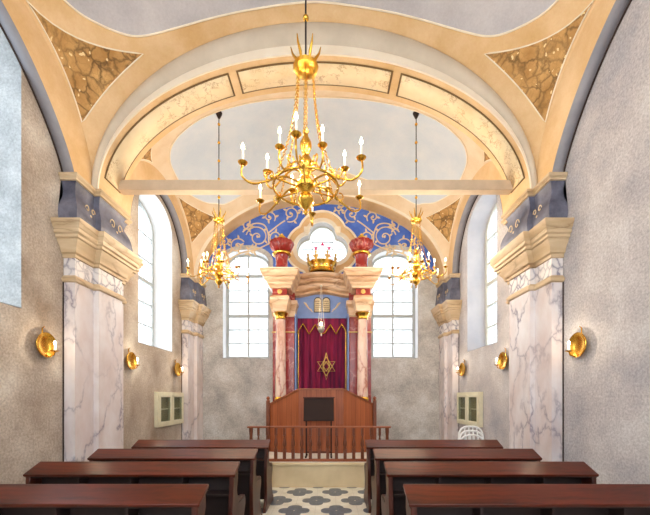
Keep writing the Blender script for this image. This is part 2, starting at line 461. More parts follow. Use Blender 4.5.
# smooth painted linings of the window niches
def lining(name, q, fn, d0, d1, m):
    p = niche_poly(*q); n = len(p); c = (q[0], (q[2]+q[3])/2)
    ins = [(x+(0.006 if x < c[0] else -0.006)*(1 if abs(x-c[0]) > 0.02 else 0), z+(0.006 if z < c[1] else -0.006)) for x, z in p]
    vs = [fn(a, b, d0) for a, b in ins]+[fn(a, b, d1) for a, b in ins]
    return struct(MB().add(vs, [(i, (i+1) % n, (i+1) % n+n, i+n) for i in range(n)], False).build(name, m))
TR = [0]
def trim():
    TR[0] += 1; return 'trim_%d' % TR[0]
lining(trim(), WN2, side_fn(-1), -0.002, 0.38, M['reveal'])
lining(trim(), WN1, side_fn(-1), -0.002, 0.38, M['reveal_mottled'])
lining(trim(), WN2, side_fn(1), -0.002, 0.38, M['reveal_shaded'])
for q in BW: lining(trim(), q, back_fn, -0.004, 0.3, M['reveal'])

# painted frame band round the back windows (white plaster surround)
WIN = [0]
def make_window(q, fn, d, m, cols, rows, thick_rows, lead=True, label=None):
    """arched timber window standing in niche q at depth d behind the wall face"""
    WIN[0] += 1
    c, hw, z0, zs, rise = q
    r = thing('window_%d' % WIN[0], (0, 0, 0), None, None); r['kind'] = 'structure'
    if label: r['label'] = label
    outer = niche_poly(c, hw-0.001, z0+0.001, zs, rise-0.001); fw = 0.075
    inner = niche_poly(c, hw-fw, z0+fw, zs, max(rise-fw*0.8, 0.05))
    MB().prism(outer, [inner], d, d+0.07, fn).build('window_frame', m, r)
    def ztop(u):
        k = max(0.0, 1-((u-c)/(hw-fw))**2); return zs+max(rise-fw*0.8, 0.05)*math.sqrt(k)
    bars = MB(); thin = MB()
    for i in range(1, cols):
        u = c-hw+fw+(2*hw-2*fw)*i/cols; w = 0.022 if i*2 == cols else 0.012
        bars.prism([(u-w, z0+fw-0.01), (u+w, z0+fw-0.01), (u+w, ztop(u)+0.01), (u-w, ztop(u)+0.01)], [], d+0.01, d+0.06, fn)
    for z in rows:
        w = 0.035 if z in thick_rows else 0.013
        half = hw-fw+0.005
        if z > zs: half = (hw-fw)*math.sqrt(max(0.0, 1-((z-zs)/max(rise-fw*0.8, 0.05))**2))
        bars.prism([(c-half, z-w), (c+half, z-w), (c+half, z+w), (c-half, z+w)], [], d+(0.0 if z in thick_rows else 0.012), d+(0.065 if z in thick_rows else 0.055), fn)
    bars.build('glazing_bar', m, r)
    if lead:
        nz = 14; nx = cols*2
        for i in range(1, nx):
            if i % 2 == 0: continue
            u = c-hw+fw+(2*hw-2*fw)*i/nx
            thin.prism([(u-.004, z0+fw), (u+.004, z0+fw), (u+.004, ztop(u)), (u-.004, ztop(u))], [], d+0.026, d+0.038, fn)
        for i in range(1, nz):
            z = z0+fw+(zs-z0-fw)*i/nz
            thin.prism([(c-hw+fw, z-.004), (c+hw-fw, z-.004), (c+hw-fw, z+.004), (c-hw+fw, z+.004)], [], d+0.026, d+0.038, fn)
        thin.build('lead_came', M['lead'], r)
    MB().prism(niche_poly(c, hw-fw+0.01, z0+fw-0.01, zs, max(rise-fw*0.8, 0.05)+0.01), [], d+0.03, d+0.034, fn).build('pane', M['glass'], r)
    return r
rows_s = [2.95, 3.38, 3.80, 4.22, 4.70]
make_window(WN2, side_fn(-1), 0.36, M['framegrey'], 2, rows_s, [3.80], label='tall arched window with pale bars in the left wall beside the tie beam')
make_window(WN1, side_fn(-1), 0.36, M['framegrey'], 2, rows_s, [3.80])
make_window(WN2, side_fn(1), 0.36, M['frame'], 2, rows_s, [3.80], label='tall arched window with cream bars deep in the right wall')
rows_b = [2.86, 3.20, 3.53, 3.87, 4.15, 4.50]
make_window(BW[0], back_fn, 0.26, M['framegrey'], 2, rows_b, [3.53, 4.50], label='arched window in the back wall left of the ark')
make_window(BW[1], back_fn, 0.26, M['framegrey'], 2, rows_b, [3.53, 4.50], label='arched window in the back wall right of the ark')
make_window(WN_FILL, side_fn(-1), 0.36, M['frame'], 2, rows_s, [3.80], False)
make_window(WN_FILL, side_fn(1), 0.36, M['frame'], 2, rows_s, [3.80], False)  # added pair out of view, glazing for the side fill
for q in FW_FILL: make_window(q, front_fn, 0.3, M['frame'], 2, rows_s, [3.80], False)  # added out-of-view windows in front of the rear fill light

# quatrefoil window over the ark
WIN[0] += 1
qw = thing('window_%d' % WIN[0], (0, 0, 0), 'four lobed window with pink glass triangles above the ark', None); qw['kind'] = 'structure'
qin = quatre(*QC); qfr = quatre(QC[0], QC[1], -0.025)
MB().prism(quatre(QC[0], QC[1], -0.001), [qfr], 0.2, 0.26, back_fn).build('window_frame', M['frame'], qw)
b = MB()
for u in (QC[0]-0.25, QC[0]+0.25): b.prism([(u-.007, QC[1]-0.32), (u+.007, QC[1]-0.32), (u+.007, QC[1]+0.3), (u-.007, QC[1]+0.3)], [], .215, .24, back_fn)
b.prism([(QC[0]-.27, QC[1]+.22), (QC[0]+.27, QC[1]+.22), (QC[0]+.27, QC[1]+.234), (QC[0]-.27, QC[1]+.234)], [], .215, .24, back_fn)
for z in (-.18, 0.05):
    b.prism([(QC[0]-.5, QC[1]+z), (QC[0]+.5, QC[1]+z), (QC[0]+.5, QC[1]+z+.008), (QC[0]-.5, QC[1]+z+.008)], [], .215, .24, back_fn)
for u in (-.1, .1, -.4, .4): b.prism([(QC[0]+u, QC[1]-.2), (QC[0]+u+.006, QC[1]-.2), (QC[0]+u+.006, QC[1]+.2), (QC[0]+u, QC[1]+.2)], [], .22, .235, back_fn)
b.build('glazing_bar', M['lead'], qw)
MB().prism(quatre(QC[0], QC[1], -0.02), [], 0.228, 0.232, back_fn).build('pane', M['glass'], qw)
for k in range(6):
    a = PI/2+k*PI/3; cx, cz, s_ = QC[0]+.185*math.cos(a), QC[1]-0.01+.185*math.sin(a), .058
    tri = [(cx+s_*math.cos(PI/2+PI*(k % 2)+j*2*PI/3), cz+s_*math.sin(PI/2+PI*(k % 2)+j*2*PI/3)) for j in range(3)]
    MB().prism(tri, [], 0.205, 0.225, back_fn).build('pink_glass_triangle', M['stained_pink'], qw)

# ------------------------------------------------------------------ transverse arches
def ell(a, h, n=64, t0=0.0, t1=PI):
    return [(a*math.cos(t0+(t1-t0)*i/n), SP+h*math.sin(t0+(t1-t0)*i/n)) for i in range(n+1)]
def fnY(y0): return lambda u, v, w: (u, y0+w, v)
ARCH = {}
def cross_arch(y0, y1, a, h, label, face_band=None, face_h=None):
    r = thing('transverse_arch', (0, y0, 0), label, 'arch')
    curve = ell(a, h)
    poly = curve+[(-W+.002, SP), (-W+.002, TOP-.002), (W-.002, TOP-.002), (W-.002, SP)]
    MB().prism(poly, [], 0, y1-y0, fnY(0)).build('arch_body', M['peach'], r)
    return r
A_M, H_M = 2.79, 1.75
arch0 = cross_arch(0.85, 1.36, A_M, H_M, 'peach transverse arch behind the viewer')
arch1 = cross_arch(4.53, 5.04, A_M, H_M, 'wide peach arch with cream ornament panels spanning the nave above the tie beam')
arch2 = cross_arch(7.90, 8.27, A_M, 1.90, 'peach arch framing the blue lunette against the back wall')

def ring(a0, h0, a1, h1, y, t, n=72):
    """flat ring on an arch face between two elliptic curves"""
    o = ell(a1, h1, n); i_ = ell(a0, h0, n)
    return MB().prism(o+list(reversed(i_)), [], 0, t, lambda u, v, w: (u, y-w, v))
# face of the main arch: grey cove with pale edges
def cove(a0, h0, a1, h1, y, depth, n=72, k=8):
    def f(u, v):
        s_ = v; a = a0+(a1-a0)*s_; h = h0+(h1-h0)*s_; th = PI*u
        return (a*math.cos(th), y-0.004-depth*math.sin(PI*s_)**0.8, SP+h*math.sin(th))
    return MB().grid(f, n, k)
V1 = dict(yc=2.945, b=1.585, a=2.86, T=2.18, S=1.36)
V2 = dict(yc=6.47, b=1.43, a=2.86, T=1.95, S=1.40)
def roll(a0, h0, a1, h1, depth, n=80, k=10):
    vs = []; fs = []
    for i in range(n+1):
        th = PI*i/n
        for q in range(k+1):
            v = q/k; a = a0+(a1-a0)*v; h = h0+(h1-h0)*v
            vs.append((a*math.cos(th), -0.003-depth*math.sin(PI*v)**0.7, SP+h*math.sin(th)))
    m = k+1
    fs = [(i*m+q, i*m+q+1, (i+1)*m+q+1, (i+1)*m+q) for i in range(n) for q in range(k)]
    fs += [(i*m, (i+1)*m, (i+1)*m+k, i*m+k) for i in range(n)]
    return MB().add(vs, fs, True)
roll(2.80, 1.875, 2.88, 2.185, 0.055).build('grey_cove_band', M['archgrey'], arch1)
ring(2.790, 1.755, 2.80, 1.872, 0.0, 0.022).build('cream_edge_band', M['cream'], arch1)
ring(2.790, 1.915, 2.875, 2.05, 0.0, 0.012).build('cream_edge_band', M['cream'], arch2)

# painted panels on the soffit of the main arch
def soffit_panel(parent, a, h, t0, t1, ya, yb, y0):
    def strip(ta, tb, y_a, y_b, off, n=40):
        def f(u, v):
            th = ta+(tb-ta)*u; nx, nz = math.cos(th)/a, math.sin(th)/h; L = math.hypot(nx, nz)
            return (a*math.cos(th)-nx/L*off, y_a+(y_b-y_a)*v, SP+h*math.sin(th)-nz/L*off)
        return MB().grid(f, n, 1)
    fr = 0.022; dt = fr/2.4
    p = strip(t0, t1, ya-y0, yb-y0, 0.006).build('soffit_panel', M['brown_line'], parent, solid=0.004)
    strip(t0+dt, t1-dt, ya-y0+fr, yb-y0-fr, 0.011).build('marbled_field', M['scribble'], p, solid=0.004)
R_ = math.radians
for a0_, a1_ in ((7, 66), (68.2, 111.8), (114, 173)):
    soffit_panel(arch1, A_M, H_M, R_(a0_), R_(a1_), 4.60, 4.95, 4.53)

# ------------------------------------------------------------------ vaults
def vz(V, u, v): return SP+math.sqrt((V['T']*math.cos(u))**2+(V['S']*math.cos(v))**2)
def vp(V, u, v, off=0.0):
    p = Vector((V['a']*math.sin(u), V['yc']+V['b']*math.sin(v), vz(V, u, v)))
    if off:
        # inward normal of the ellipsoid  (z-SP)^2 + T^2 x^2/a^2 + S^2 (y-yc)^2/b^2 = const
        n = Vector((V['T']**2*p.x/V['a']**2, V['S']**2*(p.y-V['yc'])/V['b']**2, p.z-SP)).normalized()
        p -= n*off
    return p
def uv(V, x, y): return (math.asin(max(-1, min(1, x/V['a']))), math.asin(max(-1, min(1, y/V['b']))))
def patch(V, poly, off, name, mat, parent, nr=14):
    c = (sum(p[0] for p in poly)/len(poly), sum(p[1] for p in poly)/len(poly)); n = len(poly)
    m = MB()
    vs = [tuple(vp(V, c[0]+(p[0]-c[0])*k/nr, c[1]+(p[1]-c[1])*k/nr, off)) for k in range(nr+1) for p in poly]
    fs = [(k*n+i, k*n+(i+1) % n, (k+1)*n+(i+1) % n, (k+1)*n+i) for k in range(nr) for i in range(n)]
    m.add(vs, fs, True)
    o = m.build(name, mat, parent)
    return o
def line(V, poly, off, r, name, mat, parent):
    return MB().tube([vp(V, p[0], p[1], off) for p in poly], r, 6, closed=True).build(name, mat, parent)
def vault(name, V, med, medmat, tri, label, base='peach'):
    r = MB().grid(lambda a, b: tuple(vp(V, (a-.5)*PI, (b-.5)*PI)), 96, 64).build(name, M[base])
    r['kind'] = 'structure'; r['label'] = label
    m = [uv(V, *p) for p in catmull(med, 6)]
    patch(V, m, 0.006, 'ceiling_medallion', medmat, r)
    line(V, m, 0.006, 0.011, 'medallion_line', M['cream_line'], r)
    for sx in (1, -1):
        for sy in (1, -1):
            q = [uv(V, sx*p[0], sy*p[1]) for p in tri]
            # curved sides through the mid points: A, mid, B, mid, C, mid
            pts = []
            for i in (0, 2, 4):
                A, Mi, B = q[i], q[i+1], q[(i+2) % 6]
                cx = (2*Mi[0]-(A[0]+B[0])/2, 2*Mi[1]-(A[1]+B[1])/2)
                for k in range(12):
                    t_ = k/12; pts.append(tuple((1-t_)**2*A[j]+2*t_*(1-t_)*cx[j]+t_*t_*B[j] for j in (0, 1)))
            patch(V, pts, 0.007, 'spandrel_panel', M['pebble'], r, 10)
            line(V, pts, 0.007, 0.008, 'spandrel_line', M['cream_line'], r)
    return r
h1 = [(0, 1.42), (.7, 1.43), (1.4, 1.40), (1.87, 1.34), (2.17, 1.24), (2.42, 1.02), (2.58, .78), (2.66, .45)]
med1 = h1+[(2.68, 0)]+[(x, -y) for x, y in reversed(h1)]
med1 = med1+[(-x, y) for x, y in reversed(med1[1:-1])]
far = [(0, .98), (1.2, 1.12), (1.98, 1.19), (2.25, 1.08), (2.47, .91), (2.67, .58), (2.71, .26)]
near = [(2.66, -.2), (2.45, -.55), (2.05, -.74), (1.56, -.77), (0, -.67)]
med2 = far+near; med2 = med2+[(-x, y) for x, y in reversed(med2[1:-1])]
tri1 = [(2.84, .55), (2.835, .98), (2.853, 1.36), (2.55, 1.40), (2.12, 1.40), (2.50, 1.13)]
tri2 = [(2.83, .50), (2.835, .90), (2.845, 1.24), (2.64, 1.27), (2.32, 1.27), (2.62, .92)]
vault('ceiling.001', V1, med1, M['ceilgrey'], tri1, 'peach near vault with grey medallion and brown marbled corner triangles')
vault('ceiling.002', V2, med2, M['ceilblue'], tri2, 'peach far vault with pale blue medallion beyond the tie beam', 'peach_pale')

# wall arches: peach front between wall-arch curve and vault edge, slate soffit
def wall_arch(V, bi, Si, n1, m1, sgn, label):
    r = thing('wall_arch', (sgn*W, V['yc'], SP), label, 'arch')
    yc = V['yc']; n = 48
    inner = [(bi*math.cos(PI*i/n), Si*max(0.0, 1-abs(math.cos(PI*i/n))**n1)**m1) for i in range(n+1)]
    outer = [(V['b']*math.cos(PI*i/n), (V['S']+0.02)*math.sin(PI*i/n)) for i in range(n+1)]
    poly = outer+list(reversed(inner))
    MB().prism(poly, [], P1, 0.004, lambda u, v, w: (-sgn*w, u, v)).build('arch_face', M['peach'], r)
    vs = []
    for (y, z) in inner:
        k = 0.996
        vs += [(-sgn*(P1+0.004), y*k, z*k), (-sgn*0.003, y*k, z*k)]
    MB().add(vs, [(2*i, 2*i+1, 2*i+3, 2*i+2) for i in range(n)], True).build('arch_soffit', M['wallarch'], r, solid=0.006)
    MB().tube([(-sgn*0.006, y*0.993, z*0.993) for y, z in inner], 0.011, 6).build('dark_joint', M['joint_brown'], r)
    return r
for sgn, nm in ((-1, 'left'), (1, 'right')):
    wall_arch(V1, 1.245, 1.12, 1.6, 0.8, sgn, 'slate blue wall arch high on the near %s wall' % nm)
    wall_arch(V2, 1.10, 1.15, 2.0, 0.5, sgn, 'slate blue wall arch over the far %s window' % nm)

# ------------------------------------------------------------------ pilasters
def offset_path(pts, d, side):
    out = []; n = len(pts)
    for i in range(n):
        if i == 0: dirs = [Vector(pts[1])-Vector(pts[0])]
        elif i == n-1: dirs = [Vector(pts[-1])-Vector(pts[-2])]
        else: dirs = [Vector(pts[i])-Vector(pts[i-1]), Vector(pts[i+1])-Vector(pts[i])]
        off = Vector((0, 0)); seen = []
        for q in dirs:
            q = q.normalized(); nn = Vector((q.y, -q.x))*side
            if not any((nn-s_).length < 0.1 for s_ in seen): off += nn*d; seen.append(nn)
        out.append((pts[i][0]+off.x, pts[i][1]+off.y))
    return out
def sweep_plan(path, prof, side):
    """prof: list of (offset, z)"""
    m = MB(); n = len(path); vs = []
    for d, z in prof:
        for p in offset_path(path, d, side): vs.append((p[0], p[1], z))
    k = len(prof)
    fs = [(j*n+i, j*n+i+1, (j+1)*n+i+1, (j+1)*n+i) for j in range(k-1) for i in range(n-1)]
    fs.append(tuple(range(n))); fs.append(tuple((k-1)*n+i for i in reversed(range(n))))
    fs.append(tuple(j*n for j in range(k))); fs.append(tuple(j*n+n-1 for j in range(k)))
    fs.append(tuple([0, n-1, (k-1)*n+n-1, (k-1)*n]))
    m.add(vs, fs, False); return m
def smooth_prof(pts, n=4): return catmull(pts, n, closed=False)
def pilaster(sgn, ys, label, far_end=False):
    y0, y1, y2, y3 = ys
    r = thing('pilaster', (sgn*W, y0, 0), label, 'pilaster')
    X = lambda p: -sgn*p
    e = 0.004
    path = [(X(e), 0), (X(P1), 0), (X(P1), y1-y0), (X(P2), y1-y0), (X(P2), y2-y0)]
    if not far_end: path += [(X(P1), y2-y0), (X(P1), y3-y0), (X(e), y3-y0)]
    else: path[-1] = (X(P2), y2-y0-0.004)
    side = 1 if sgn > 0 else -1
    side = -side
    # find the side that grows away from the wall
    t_ = offset_path(path, 0.1, side)
    if abs(t_[1][0]) < abs(path[1][0]): side = -side
    S = lambda pr: sweep_plan(path, pr, side)
    def clampwall(o):
        # never let the mouldings grow back into the wall
        for v in o.data.vertices:
            if abs(v.co.x) < 0.02 or v.co.x*(-sgn) < 0.004: v.co.x = -sgn*0.004
            if far_end and v.co.y > y2-y0-0.004: v.co.y = y2-y0-0.004
        return o
    clampwall(S([(0.05, 0), (0.05, 0.28), (0.02, 0.32), (0.0, 0.34)]).build('base', M['shaft'], r))
    clampwall(S([(0, 0.34), (0, 2.93)]).build('shaft', M['shaft'], r))
    clampwall(S([(0.0, 2.93), (0.025, 2.94), (0.035, 2.96), (0.035, 2.975), (0.02, 2.99), (0.012, 3.005), (0.0, 3.015)]).build('astragal', M['capstone'], r))
    clampwall(S([(0, 3.015), (0, 3.22)]).build('frieze', M['frieze'], r))
    cap = [(0.0, 3.22), (0.02, 3.225), (0.02, 3.26), (0.045, 3.275), (0.05, 3.30), (0.065, 3.34), (0.10, 3.385), (0.105, 3.41), (0.13, 3.42), (0.13, 3.45), (0.155, 3.465), (0.155, 3.51), (0.17, 3.52), (0.18, 3.55), (0.195, 3.58), (0.20, 3.605), (0.0, 3.61)]
    clampwall(S(cap).build('capital', M['capstone'], r))
    blk = smooth_prof([(0.06, 3.61), (0.085, 3.69), (0.088, 3.77), (0.065, 3.86), (0.02, 3.95), (0.008, 4.03), (0.025, 4.10), (0.04, 4.125)])
    bo = clampwall(S(blk).build('blue_impost_block', M['blueblock'], r))
    for p in bo.data.polygons: p.use_smooth = True
    try: bo.data.set_sharp_from_angle(angle=math.radians(30))
    except Exception: pass
    clampwall(S([(0.04, 4.125), (0.06, 4.13), (0.06, 4.15), (0.085, 4.17), (0.085, 4.20), (0.05, 4.218), (0.0, 4.219)]).build('impost_ledge', M['capstone'], r))
    # pale scroll flourishes on the nave faces of the blue block
    for (ya, yb, p) in ((0, y1-y0, P1), (y1-y0, y2-y0, P2)):
        cy = (ya+yb)/2; m = MB(); xx = X(p+0.07); hw = (yb-ya)*0.26
        for s1 in (1, -1):
            for s2 in (1, -1):
                pts = []
                for k in range(22):
                    th = k/21*1.9*PI; rr = hw*0.55*(1-k/30)
                    pts.append((xx+X(0.004), cy+s1*(hw*0.6+rr*math.cos(th)*0.75), 3.80+s2*(0.075+rr*math.sin(th)*0.95)))
                m.tube(pts, 0.006, 5)
        m.ball((xx, cy, 3.80), 0.022, 8, 6)
        m.build('scroll_flourish', M['scroll'], r)
    # dark joint against the wall
    MB().box(X(0.0) if sgn < 0 else -0.012, X(0.012) if sgn < 0 else 0.0, -0.012, -0.002, 0.0, 2.93).build('wall_joint', M['joint_brown'], r)
    return r
pilaster(-1, (4.20, 4.53, 5.04, 5.19), 'veined marble pilaster with slate blue block on the near left wall')
pilaster(1, (4.20, 4.53, 5.04, 5.19), 'veined marble pilaster with slate blue block on the near right wall')
pilaster(-1, (7.57, 7.90, 8.27, 8.27), 'slim marble pilaster in the far left corner by the back wall', True)
pilaster(1, (7.57, 7.90, 8.27, 8.27), 'slim marble pilaster in the far right corner by the back wall', True)

# tie beam
tb = MB().box(-2.76, 2.76, 4.88, 5.01, 4.445, 4.585).build('tie_beam', M['beam'], bevel=0.006)
tag(tb, 'pale beige horizontal tie beam spanning the nave between the near pilasters', 'beam')

# ------------------------------------------------------------------ lunette on the back wall
lun = [(x, z) for x, z in ell(2.78, 1.89, 60)]
Lp = [p for p in lun if p[1] > 4.2]
# bottom edge steps over the arched window heads
bot = []
for q in (BW[0], BW[1]):
    c, hw, z0, zs, rise = q
    seg = [(c+(hw+0.10)*math.cos(PI-PI*i/16), zs+0.02+(rise+0.09)*math.sin(PI-PI*i/16)) for i in range(17)]
    bot.append(seg)
poly = Lp+[(-2.78, 4.55), (bot[0][0][0], 4.55)]+bot[0]+[(bot[0][-1][0], 4.40), (bot[1][0][0], 4.40)]+bot[1]+[(bot[1][-1][0], 4.55), (2.78, 4.55)]
lunette = tag(MB().prism(poly, [quatre(QC[0], QC[1], 0.005)], 0.008, 0.0015, lambda u, v, w: (u, YB-w, v)).build('lunette', M['bluepaint']),
              'bright blue painted half round wall field with gold scrolls above the ark', 'wall painting')
def spiral(cx, cz, r0, turns, a0, dirn=1, n=46, shrink=0.85):
    out = []
    for i in range(n):
        k = i/(n-1); rr = r0*(1-shrink*k); a = a0+dirn*2*PI*turns*k
        out.append((cx+rr*math.cos(a), cz+rr*math.sin(a)))
    return out
def leaf(m, x, z, ang, L, w, f):
    pts = [(0, 0), (0.3*L, w), (0.65*L, 0.8*w), (L, 0), (0.65*L, -0.8*w), (0.3*L, -w)]
    c, s_ = math.cos(ang), math.sin(ang)
    m.prism([(x+p[0]*c-p[1]*s_, z+p[0]*s_+p[1]*c) for p in pts], [], 0.009, 0.016, f)
for sx in (-1, 1):
    m = MB(); f = lambda u, v, w: (QC[0]*0+sx*u, YB-w, v)
    def stroke(pts, r=0.016): m.tube([(sx*x, YB-0.012, z) for x, z in pts], r, 6, flat=(0, 1, 0))
    sp = [(1.50, 5.33, .27, 1.5, 0.2, 1), (0.72, 5.88, .20, 1.4, -1.2, -1), (1.98, 5.12, .19, 1.4, 2.6, -1), (1.06, 5.33, .20, 1.4, 3.4, 1), (2.28, 4.84, .13, 1.2, 0.5, 1), (1.22, 5.80, .15, 1.2, 3.8, -1), (1.72, 5.60, .12, 1.2, 1.0, -1), (2.28, 5.22, .10, 1.1, 2.0, 1), (1.62, 5.00, .12, 1.2, 5.0, 1), (0.98, 5.05, .11, 1.1, 0.0, -1), (0.42, 6.02, .09, 1.1, 3.0, 1)]
    for cx, cz, r0, tn, a0, dr in sp:
        pts = spiral(cx, cz, r0, tn, a0, dr); stroke(pts, 0.0145)
        for k in (4, 10, 16, 22, 30):
            x, z = pts[k]; ang = math.atan2(z-cz, x-cx)+0.5*dr
            leaf(m, x, z, ang, 0.10, 0.024, f)
        leaf(m, cx-.02, cz-.02, 1.0, 0.08, 0.03, f)
    stroke(catmull([(0.95, 4.75), (1.05, 5.02), (1.22, 5.18), (1.25, 5.42), (1.35, 5.62), (1.6, 5.64), (1.85, 5.45)], 8, False))
    stroke(catmull([(1.25, 5.42), (1.0, 5.62), (0.85, 5.72)], 8, False))
    stroke(catmull([(1.22, 5.18), (1.55, 5.03), (1.9, 4.95), (2.2, 4.78), (2.45, 4.66)], 8, False))
    m.build('gold_scrolls', M['scroll'], lunette)
# moulded surround of the quatrefoil
surround = thing('window_surround', (0, YB, 0), 'peach and cream moulded surround of the four lobed window', 'surround')
def ringq(g0, g1, d, mat, name):
    MB().prism(quatre(QC[0], QC[1], g1), [quatre(QC[0], QC[1], g0)], 0.009, d, lambda u, v, w: (u, -w, v)).build(name, mat, surround, bevel=0.006)
ringq(0.0, 0.085, 0.055, M['cream'], 'inner_moulding')
ringq(0.0855, 0.215, 0.035, M['peach'], 'peach_band')
ringq(0.2155, 0.26, 0.07, M['cream_line'], 'outer_moulding')
for sx in (-1, 1):
    m = MB(); c = (QC[0]+sx*0.36, QC[1]+0.40)
    m.box(c[0]-.07, c[0]+.07, -0.085, -0.036, c[1]-.06, c[1]+.07); m.box(c[0]-.05, c[0]+.05, -0.10, -0.036, c[1]-.09, c[1]+.03)
    m.build('corner_block', M['cream_line'], surround, bevel=0.01)

# ------------------------------------------------------------------ dais
dais = thing('dais', (0.02, 6.0, 0), 'low cream stone platform with patterned top under the ark and railing', 'platform')
MB().box(-1.62, 1.62, 0.03, 2.262, 0, 0.375).build('riser', M['daisside'], dais)
MB().box(-1.64, 1.64, 0.0, 2.262, 0.375, 0.425).build('top_slab', M['daisside'], dais, bevel=0.008)
MB().box(-1.60, 1.60, 0.02, 2.262, 0.425, 0.43).build('tiled_top', M['whitetile'], dais)
DZ = 0.43

# ------------------------------------------------------------------ ark
AX = 0.03
ark = thing('torah_ark', (AX, 8.25, DZ), 'tall red and honey marble ark with columns, cornice and urns against the back wall', 'ark')
z = lambda v: v-DZ
def tapered(m, x0, x1, y0, y1, z0, X0, X1, Y0, Y1, z1):
    vs = [(x0, y0, z0), (x1, y0, z0), (x1, y1, z0), (x0, y1, z0), (X0, Y0, z1), (X1, Y0, z1), (X1, Y1, z1), (X0, Y1, z1)]
    return m.add(vs, [(3, 2, 1, 0), (4, 5, 6, 7), (0, 1, 5, 4), (1, 2, 6, 5), (2, 3, 7, 6), (3, 0, 4, 7)])
def boxprof(m, xc, w0, yb, yf, prof):
    """stack of moulded courses: prof = (grow, z) about a block of half width w0 and front yf (back yb)"""
    k = len(prof); vs = []
    for g, zz in prof:
        vs += [(xc-w0-g, yb, zz), (xc-w0-g, yf-g, zz), (xc+w0+g, yf-g, zz), (xc+w0+g, yb, zz)]
    fs = [(j*4+i, j*4+(i+1) % 4, (j+1)*4+(i+1) % 4, (j+1)*4+i) for j in range(k-1) for i in range(4)]
    fs += [(3, 2, 1, 0), tuple((k-1)*4+i for i in range(4))]
    return m.add(vs, fs)
for sx in (-1, 1):
    # pier against the wall
    m = MB(); boxprof(m, sx*.85, .24, 0, -.50, [(0.0, z(.43)), (0.0, z(3.33))]); m.build('pier', M['redmarble'], ark, bevel=0.006)
    m = MB(); boxprof(m, sx*.85, .25, 0, -.51, [(0.0, z(2.98)), (0.012, z(2.985)), (0.012, z(3.0)), (0.0, z(3.005))]); m.build('pier_band', M['gilt'], ark)
    m = MB(); boxprof(m, sx*.85, .245, 0, -.505, [(0.0, z(3.33)), (.01, z(3.36)), (.02, z(3.45)), (.05, z(3.58)), (.065, z(3.60)), (.065, z(3.68)), (0, z(3.685))]); m.build('pier_capital', M['arkstone'], ark, bevel=0.008)
    m = MB(); boxprof(m, sx*.85, .25, 0, -.52, [(0, z(3.685)), (0, z(3.86))]); m.build('red_block', M['redmarble'], ark, bevel=0.006)
    # free standing column
    cy = -.80; cx = sx*.87
    m = MB(); m.box(cx-.19, cx+.19, cy-.19, cy+.19, 0, z(1.38)); m.build('pedestal', M['redmarble'], ark, bevel=0.01)
    m = MB(); m.lathe([(.15, z(1.38)), (.155, z(1.40)), (.155, z(1.44)), (.125, z(1.47)), (.135, z(1.50)), (.135, z(1.53)), (.115, z(1.56))], 28, Matrix.Translation((cx, cy, 0))); m.build('column_base', M['gold'], ark)
    m = MB(); pr = [(0.115-0.018*k/10, z(1.56+(3.22-1.56)*k/10)) for k in range(11)]
    m.lathe(pr, 32, Matrix.Translation((cx, cy, 0))); m.build('column_shaft', M['pinkmarble'], ark)
    m = MB(); m.lathe([(.098, z(3.20)), (.108, z(3.21)), (.100, z(3.23)), (.105, z(3.26)), (.125, z(3.30)), (.14, z(3.33)), (.13, z(3.35))], 28, Matrix.Translation((cx, cy, 0)), lobes=10, lobe=0.12); m.build('gold_collar', M['gold'], ark)
    m = MB(); boxprof(m, cx, .13, cy+.30, cy-.13, [(0, z(3.345)), (.015, z(3.36)), (.02, z(3.44)), (.05, z(3.56)), (.065, z(3.58)), (.065, z(3.66)), (.04, z(3.68)), (0, z(3.685))]); m.build('column_capital', M['arkstone'], ark, bevel=0.008)
    m = MB(); boxprof(m, cx, .15, cy+.31, cy-.15, [(0, z(3.685)), (0, z(3.83))]); rb = m.build('red_frieze_block', M['redmarble'], ark, bevel=0.006)
    m = MB(); m.lathe([(0.0, 0.035), (.02, .034), (.03, .02), (.045, .018), (.05, .0)], 16, Matrix.Translation((cx, cy-.15, z(3.757))) @ Matrix.Rotation(PI/2, 4, 'X')); m.build('gilt_rosette', M['gilt'], ark)
    # cornice over each column, flaring outwards
    m = MB(); pr = [(0, z(3.82)), (.02, z(3.83)), (.03, z(3.87)), (.06, z(3.90)), (.07, z(3.94)), (.11, z(3.97)), (.125, z(4.01)), (.13, z(4.03)), (.165, z(4.05)), (.18, z(4.10)), (.195, z(4.12)), (.205, z(4.17)), (.20, z(4.20)), (.0, z(4.205))]
    boxprof(m, sx*.86, .20, 0, -.95, [(g*0.95, zz) for g, zz in pr]); m.build('cornice_block', M['arkstone'], ark, bevel=0.005)
    m = MB(); boxprof(m, sx*.86, .385, 0, -1.135, [(0, z(4.175)), (.012, z(4.18)), (.012, z(4.195)), (0, z(4.20))]); m.build('cornice_fillet', M['cream_line'], ark)
    # urn
    ur = [(.15, z(4.205)), (.165, z(4.23)), (.165, z(4.27)), (.135, z(4.30)), (.125, z(4.38)), (.13, z(4.50)), (.15, z(4.56))]
    m = MB(); T = Matrix.Translation((cx-sx*.02, -.78, 0)); m.lathe(ur, 28, T)
    u_ = m.build('urn', M['redmarble'], ark)
    m = MB(); m.lathe([(.14, z(4.56)), (.195, z(4.575)), (.205, z(4.595)), (.20, z(4.61)), (.14, z(4.64))], 28, T); m.build('urn_gold_rim', M['gold'], u_)
    m = MB(); m.lathe([(.13, z(4.64)), (.18, z(4.67)), (.22, z(4.74)), (.24, z(4.81)), (.225, z(4.86)), (.15, z(4.885)), (.09, z(4.885))], 48, T, lobes=12, lobe=0.12); m.build('urn_fluted_bowl', M['redmarble'], u_)
